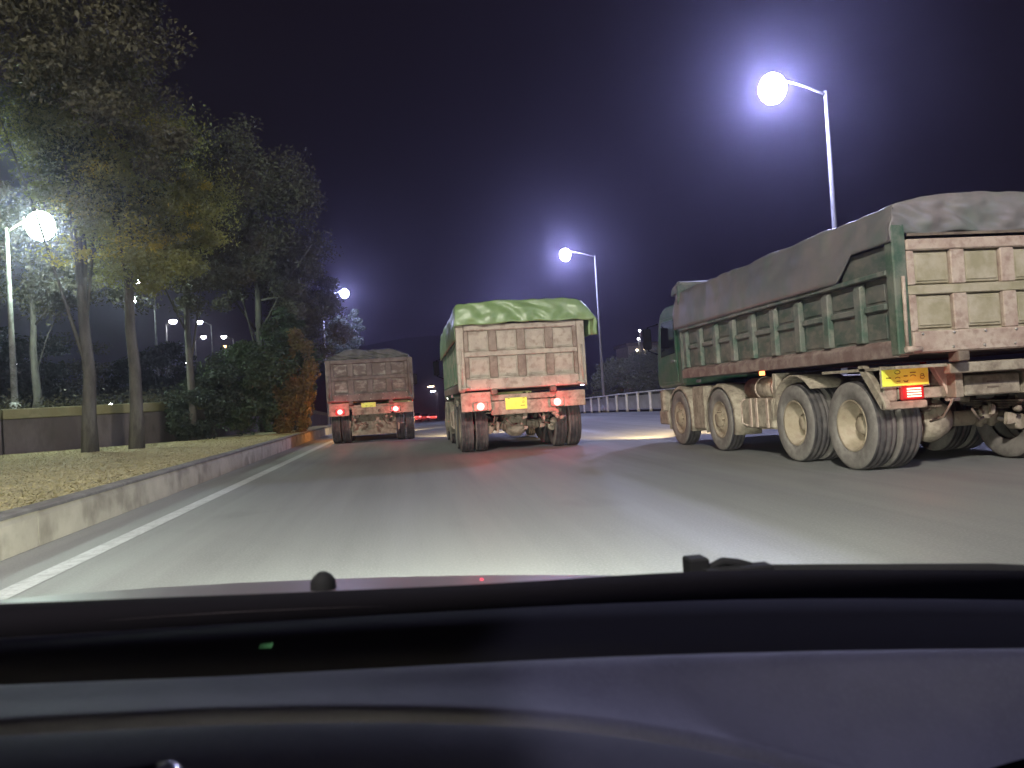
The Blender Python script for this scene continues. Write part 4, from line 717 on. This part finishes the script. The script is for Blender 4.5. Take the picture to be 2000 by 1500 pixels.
# ------------------------------------------------------------------ the car we sit in
D = {'hood': [[(-0.503, 0.86, 0.796), (-0.356, 0.86, 0.795), (-0.202, 0.86, 0.791), (-0.041, 0.86, 0.782), (0.13, 0.86, 0.768), (0.309, 0.86, 0.748), (0.498, 0.86, 0.724), (0.698, 0.86, 0.699), (0.873, 0.86, 0.677)], [(-0.555, 0.95, 0.793), (-0.393, 0.95, 0.793), (-0.223, 0.95, 0.788), (-0.044, 0.95, 0.779), (0.145, 0.95, 0.764), (0.343, 0.95, 0.742), (0.552, 0.95, 0.717), (0.773, 0.95, 0.69), (0.967, 0.95, 0.666)], [(-0.642, 1.1, 0.773), (-0.454, 1.1, 0.773), (-0.257, 1.1, 0.769), (-0.05, 1.1, 0.758), (0.168, 1.1, 0.742), (0.398, 1.1, 0.716), (0.64, 1.1, 0.688), (0.896, 1.1, 0.656), (1.121, 1.1, 0.629)], [(-0.729, 1.25, 0.748), (-0.516, 1.25, 0.749), (-0.292, 1.25, 0.743), (-0.056, 1.25, 0.731), (0.192, 1.25, 0.713), (0.452, 1.25, 0.685), (0.728, 1.25, 0.652), (1.019, 1.25, 0.617), (1.274, 1.25, 0.586)], [(-0.846, 1.45, 0.701), (-0.599, 1.45, 0.701), (-0.339, 1.45, 0.695), (-0.066, 1.45, 0.681), (0.222, 1.45, 0.659), (0.524, 1.45, 0.626), (0.843, 1.45, 0.588), (1.181, 1.45, 0.547), (1.477, 1.45, 0.511)], [(-0.964, 1.65, 0.628), (-0.683, 1.65, 0.628), (-0.387, 1.65, 0.62), (-0.077, 1.65, 0.603), (0.25, 1.65, 0.577), (0.594, 1.65, 0.539), (0.957, 1.65, 0.494), (1.341, 1.65, 0.447), (1.678, 1.65, 0.405)]], 'cowl': [[(-0.525, 0.9, 0.817), (-0.372, 0.9, 0.809), (-0.211, 0.9, 0.8), (-0.041, 0.9, 0.791), (0.137, 0.9, 0.783), (0.326, 0.9, 0.78), (0.525, 0.9, 0.762), (0.735, 0.9, 0.743), (0.919, 0.9, 0.723)], [(-0.511, 0.875, 0.816), (-0.362, 0.875, 0.808), (-0.205, 0.875, 0.799), (-0.041, 0.875, 0.79), (0.133, 0.875, 0.782), (0.317, 0.875, 0.779), (0.51, 0.875, 0.761), (0.714, 0.875, 0.742), (0.893, 0.875, 0.723)], [(-0.497, 0.85, 0.793), (-0.353, 0.85, 0.788), (-0.201, 0.85, 0.783), (-0.04, 0.85, 0.777), (0.128, 0.85, 0.769), (0.306, 0.85, 0.759), (0.493, 0.85, 0.744), (0.691, 0.85, 0.724), (0.865, 0.85, 0.705)], [(-0.495, 0.845, 0.774), (-0.352, 0.845, 0.768), (-0.2, 0.845, 0.763), (-0.042, 0.845, 0.756), (0.126, 0.845, 0.748), (0.303, 0.845, 0.738), (0.489, 0.845, 0.722), (0.685, 0.845, 0.701), (0.858, 0.845, 0.681)]], 'pad_a': [[(-0.504, 0.86, 0.783), (-0.357, 0.86, 0.778), (-0.203, 0.86, 0.772), (-0.041, 0.86, 0.766), (0.129, 0.86, 0.759), (0.309, 0.86, 0.748), (0.499, 0.86, 0.733), (0.699, 0.86, 0.712), (0.875, 0.86, 0.692)], [(-0.494, 0.845, 0.794), (-0.351, 0.845, 0.789), (-0.199, 0.845, 0.784), (-0.04, 0.845, 0.778), (0.127, 0.845, 0.771), (0.304, 0.845, 0.761), (0.49, 0.845, 0.746), (0.687, 0.845, 0.725), (0.86, 0.845, 0.706)], [(-0.483, 0.825, 0.796), (-0.342, 0.825, 0.791), (-0.195, 0.825, 0.785), (-0.04, 0.825, 0.779), (0.124, 0.825, 0.772), (0.297, 0.825, 0.763), (0.479, 0.825, 0.748), (0.671, 0.825, 0.728), (0.839, 0.825, 0.709)], [(-0.469, 0.8, 0.793), (-0.332, 0.8, 0.788), (-0.189, 0.8, 0.783), (-0.039, 0.8, 0.777), (0.12, 0.8, 0.77), (0.287, 0.8, 0.76), (0.463, 0.8, 0.745), (0.65, 0.8, 0.726), (0.813, 0.8, 0.707)], [(-0.46, 0.785, 0.785), (-0.327, 0.785, 0.78), (-0.186, 0.785, 0.775), (-0.039, 0.785, 0.768), (0.117, 0.785, 0.761), (0.281, 0.785, 0.751), (0.454, 0.785, 0.736), (0.636, 0.785, 0.717), (0.797, 0.785, 0.698)], [(-0.455, 0.775, 0.772), (-0.323, 0.775, 0.766), (-0.185, 0.775, 0.76), (-0.039, 0.775, 0.754), (0.114, 0.775, 0.746), (0.276, 0.775, 0.736), (0.446, 0.775, 0.721), (0.627, 0.775, 0.701), (0.785, 0.775, 0.682)], [(-0.453, 0.77, 0.748), (-0.323, 0.77, 0.742), (-0.185, 0.77, 0.735), (-0.041, 0.77, 0.728), (0.112, 0.77, 0.72), (0.272, 0.77, 0.709), (0.441, 0.77, 0.693), (0.62, 0.77, 0.672), (0.777, 0.77, 0.653)]], 'pad_b': [[(-0.432, 0.735, 0.772), (-0.307, 0.735, 0.764), (-0.176, 0.735, 0.754), (-0.038, 0.735, 0.747), (0.107, 0.735, 0.74), (0.26, 0.735, 0.729), (0.422, 0.735, 0.715), (0.593, 0.735, 0.699), (0.743, 0.735, 0.685)], [(-0.426, 0.725, 0.783), (-0.303, 0.725, 0.775), (-0.174, 0.725, 0.765), (-0.037, 0.725, 0.759), (0.106, 0.725, 0.751), (0.257, 0.725, 0.741), (0.417, 0.725, 0.728), (0.585, 0.725, 0.712), (0.734, 0.725, 0.698)], [(-0.417, 0.71, 0.788), (-0.297, 0.71, 0.781), (-0.17, 0.71, 0.772), (-0.037, 0.71, 0.765), (0.104, 0.71, 0.758), (0.252, 0.71, 0.748), (0.408, 0.71, 0.735), (0.573, 0.71, 0.72), (0.719, 0.71, 0.706)], [(-0.406, 0.69, 0.789), (-0.288, 0.69, 0.781), (-0.165, 0.69, 0.772), (-0.036, 0.69, 0.765), (0.101, 0.69, 0.758), (0.244, 0.69, 0.748), (0.396, 0.69, 0.736), (0.557, 0.69, 0.721), (0.698, 0.69, 0.707)], [(-0.388, 0.66, 0.787), (-0.276, 0.66, 0.781), (-0.159, 0.66, 0.773), (-0.035, 0.66, 0.763), (0.095, 0.66, 0.751), (0.232, 0.66, 0.73), (0.375, 0.66, 0.699), (0.527, 0.66, 0.659), (0.659, 0.66, 0.622)], [(-0.365, 0.62, 0.793), (-0.26, 0.62, 0.787), (-0.149, 0.62, 0.78), (-0.033, 0.62, 0.769), (0.088, 0.62, 0.752), (0.216, 0.62, 0.721), (0.35, 0.62, 0.675), (0.489, 0.62, 0.613), (0.611, 0.62, 0.557)], [(-0.361, 0.612, 0.793), (-0.257, 0.612, 0.787), (-0.148, 0.612, 0.781), (-0.033, 0.612, 0.769), (0.087, 0.612, 0.753), (0.213, 0.612, 0.722), (0.345, 0.612, 0.677), (0.483, 0.612, 0.615), (0.603, 0.612, 0.56)], [(-0.357, 0.606, 0.792), (-0.254, 0.606, 0.785), (-0.146, 0.606, 0.779), (-0.033, 0.606, 0.768), (0.086, 0.606, 0.751), (0.211, 0.606, 0.721), (0.341, 0.606, 0.676), (0.478, 0.606, 0.615), (0.597, 0.606, 0.56)], [(-0.356, 0.603, 0.775), (-0.254, 0.603, 0.768), (-0.147, 0.603, 0.761), (-0.034, 0.603, 0.749), (0.084, 0.603, 0.733), (0.208, 0.603, 0.702), (0.338, 0.603, 0.656), (0.474, 0.603, 0.595), (0.592, 0.603, 0.54)]], 'pad_c': [[(-0.345, 0.585, 0.784), (-0.246, 0.585, 0.778), (-0.142, 0.585, 0.771), (-0.033, 0.585, 0.76), (0.082, 0.585, 0.744), (0.202, 0.585, 0.714), (0.328, 0.585, 0.67), (0.46, 0.585, 0.611), (0.575, 0.585, 0.558)], [(-0.339, 0.575, 0.794), (-0.242, 0.575, 0.788), (-0.139, 0.575, 0.782), (-0.032, 0.575, 0.771), (0.081, 0.575, 0.755), (0.199, 0.575, 0.726), (0.323, 0.575, 0.683), (0.452, 0.575, 0.625), (0.566, 0.575, 0.573)], [(-0.33, 0.56, 0.799), (-0.236, 0.56, 0.793), (-0.136, 0.56, 0.787), (-0.031, 0.56, 0.776), (0.079, 0.56, 0.761), (0.194, 0.56, 0.732), (0.315, 0.56, 0.69), (0.441, 0.56, 0.634), (0.551, 0.56, 0.583)], [(-0.319, 0.54, 0.798), (-0.227, 0.54, 0.792), (-0.131, 0.54, 0.786), (-0.03, 0.54, 0.776), (0.076, 0.54, 0.761), (0.187, 0.54, 0.733), (0.303, 0.54, 0.692), (0.424, 0.54, 0.638), (0.53, 0.54, 0.588)], [(-0.302, 0.51, 0.794), (-0.216, 0.51, 0.788), (-0.125, 0.51, 0.782), (-0.03, 0.51, 0.772), (0.07, 0.51, 0.757), (0.175, 0.51, 0.731), (0.285, 0.51, 0.692), (0.399, 0.51, 0.64), (0.499, 0.51, 0.593)], [(-0.285, 0.48, 0.781), (-0.204, 0.48, 0.774), (-0.119, 0.48, 0.768), (-0.029, 0.48, 0.758), (0.064, 0.48, 0.743), (0.163, 0.48, 0.718), (0.266, 0.48, 0.68), (0.373, 0.48, 0.63), (0.467, 0.48, 0.586)]]}
own = empty('car', (0, 0.9, 0), 'dark car interior in the foreground: bonnet edge, wiper base and layered dashboard', 'car')
off = Vector((0, -0.9, 0))
def loft(name, key, m, solid=0.006, sub=2):
    o = MB().grid([[tuple(p) for p in r] for r in D[key]]).build(name, m, own, recalc=False, solid=0, sub=sub); o.location = off; return o
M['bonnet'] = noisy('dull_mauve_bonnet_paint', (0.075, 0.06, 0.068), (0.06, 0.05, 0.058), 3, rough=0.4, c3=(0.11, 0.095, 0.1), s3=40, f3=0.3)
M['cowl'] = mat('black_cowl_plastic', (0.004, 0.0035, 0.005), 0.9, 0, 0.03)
M['dash'] = noisy('soft_grained_dashboard', (0.34, 0.32, 0.31), (0.41, 0.385, 0.375), 6, rough=0.75, bump=0.3, s3=220, bdist=0.001, spec=0.3, c3=(0.46, 0.43, 0.42), f3=0.35)  # three plastic tones paint lit, dim and shaded bands into the dashboard
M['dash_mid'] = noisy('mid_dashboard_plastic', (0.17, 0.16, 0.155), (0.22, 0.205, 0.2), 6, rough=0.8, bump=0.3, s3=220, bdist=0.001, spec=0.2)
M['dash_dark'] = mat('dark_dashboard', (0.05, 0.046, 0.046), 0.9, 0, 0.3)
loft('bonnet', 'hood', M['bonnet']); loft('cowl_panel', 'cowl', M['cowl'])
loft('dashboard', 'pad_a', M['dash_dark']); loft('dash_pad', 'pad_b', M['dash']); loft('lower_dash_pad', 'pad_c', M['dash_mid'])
o = MB().box(-1.2, 1.2, 0.42, 0.88, 0.60, 0.64).build('dash_core', M['cowl'], own); o.location = off
o = MB().lathe([(0, 0.016), (0.010, 0.0155), (0.017, 0.011), (0.021, 0.005), (0.022, 0.0005)], (-0.12, 0.99, 0.777), 'z', 20).build('washer_nozzle', M['black'], own); o.location = off
wp = MB(); wp.box(0.345, 0.372, 0.955, 0.985, 0.745, 0.779); wp.box(0.360, 0.452, 0.94, 0.965, 0.740, 0.7665)
wp.tube([(0.372, 0.965, 0.762), (0.392, 0.962, 0.7715), (0.412, 0.96, 0.768), (0.43, 0.958, 0.762)], 0.0065, 8)
o = wp.build('wiper', M['black'], own, bevel=0.004); o.location = off
o = MB().tube([(0.452, 0.95, 0.757), (0.75, 0.935, 0.735), (1.05, 0.92, 0.70)], 0.008, 8).build('wiper_arm', M['black'], own); o.location = off
o = MB().tube([(-0.46, 0.47, 0.755), (-0.30, 0.49, 0.768), (-0.165, 0.50, 0.774)], [0.022, 0.019, 0.016], 14).build('control_stalk', M['cowl'], own); o.location = off
ost = o; o = MB().lathe([(-0.165, 0.0165), (-0.158, 0.0165), (-0.152, 0.012), (-0.149, 0.001)], (0, 0.50, 0.774), 'x', 16).build('stalk_tip', M['chrome'], ost)
o = MB().box(-0.85, 0.82, -1.4, 0.43, 1.34, 1.38).build('roof', M['cowl'], own, bevel=0.01); o.location = off  # unseen car roof, put in and sized to shape lamp light on the dashboard
for k in range(4):  # glowing bars stand in for a green reflection in the windscreen
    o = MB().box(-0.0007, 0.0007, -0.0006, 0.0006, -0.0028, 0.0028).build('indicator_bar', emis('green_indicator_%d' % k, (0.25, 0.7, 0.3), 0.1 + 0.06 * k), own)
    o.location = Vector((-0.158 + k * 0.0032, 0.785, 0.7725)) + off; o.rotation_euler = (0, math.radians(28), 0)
o = MB().lathe([(0, 0.0022), (0.001, 0.0012), (0.0012, 0.0001)], (0.072, 0.905, 0.79), 'z', 10).build('alarm_led', emis('red_alarm_led', (1, 0.05, 0.1), 3), own); o.location = off
for s in (-1, 1):
    o = MB().lathe([(0, 0.09), (0.03, 0.075), (0.04, 0.001)], (0.1 + s * 0.68, 1.95, 0.40), "y", 20).build('headlight', M['warm_lit'], own); o.location = off
    hb_ = light('SPOT', 'headlight_beam', Vector((0.1 + s * 0.68, 2.02, 0.42)) + off, 1700, (0.95, 1.0, 0.88), own, 0.06, target=Vector((0.1 + s * 1.0, 8.0, -0.8)) + off, cone=62, blend=1.0); hb_.scale = (2.1, 1, 1)

# ------------------------------------------------------------------ haze volume, added for halos that stand in for lens bloom
hz = MB().box(-440, 440, -45, 705, -12, 48).build('haze', mat('haze_air', (1, 1, 1)))
m = hz.data.materials[0]; n, l = nodes_of(m); n.remove(n['Principled BSDF']); pvn = n.new('ShaderNodeVolumePrincipled')
pvn.inputs['Color'].default_value = (0.66, 0.63, 0.90, 1); pvn.inputs['Density'].default_value = 0.0020; pvn.inputs['Anisotropy'].default_value = 0.88
l.new(pvn.outputs[0], n['Material Output'].inputs['Volume'])
tag(hz, kind='stuff')
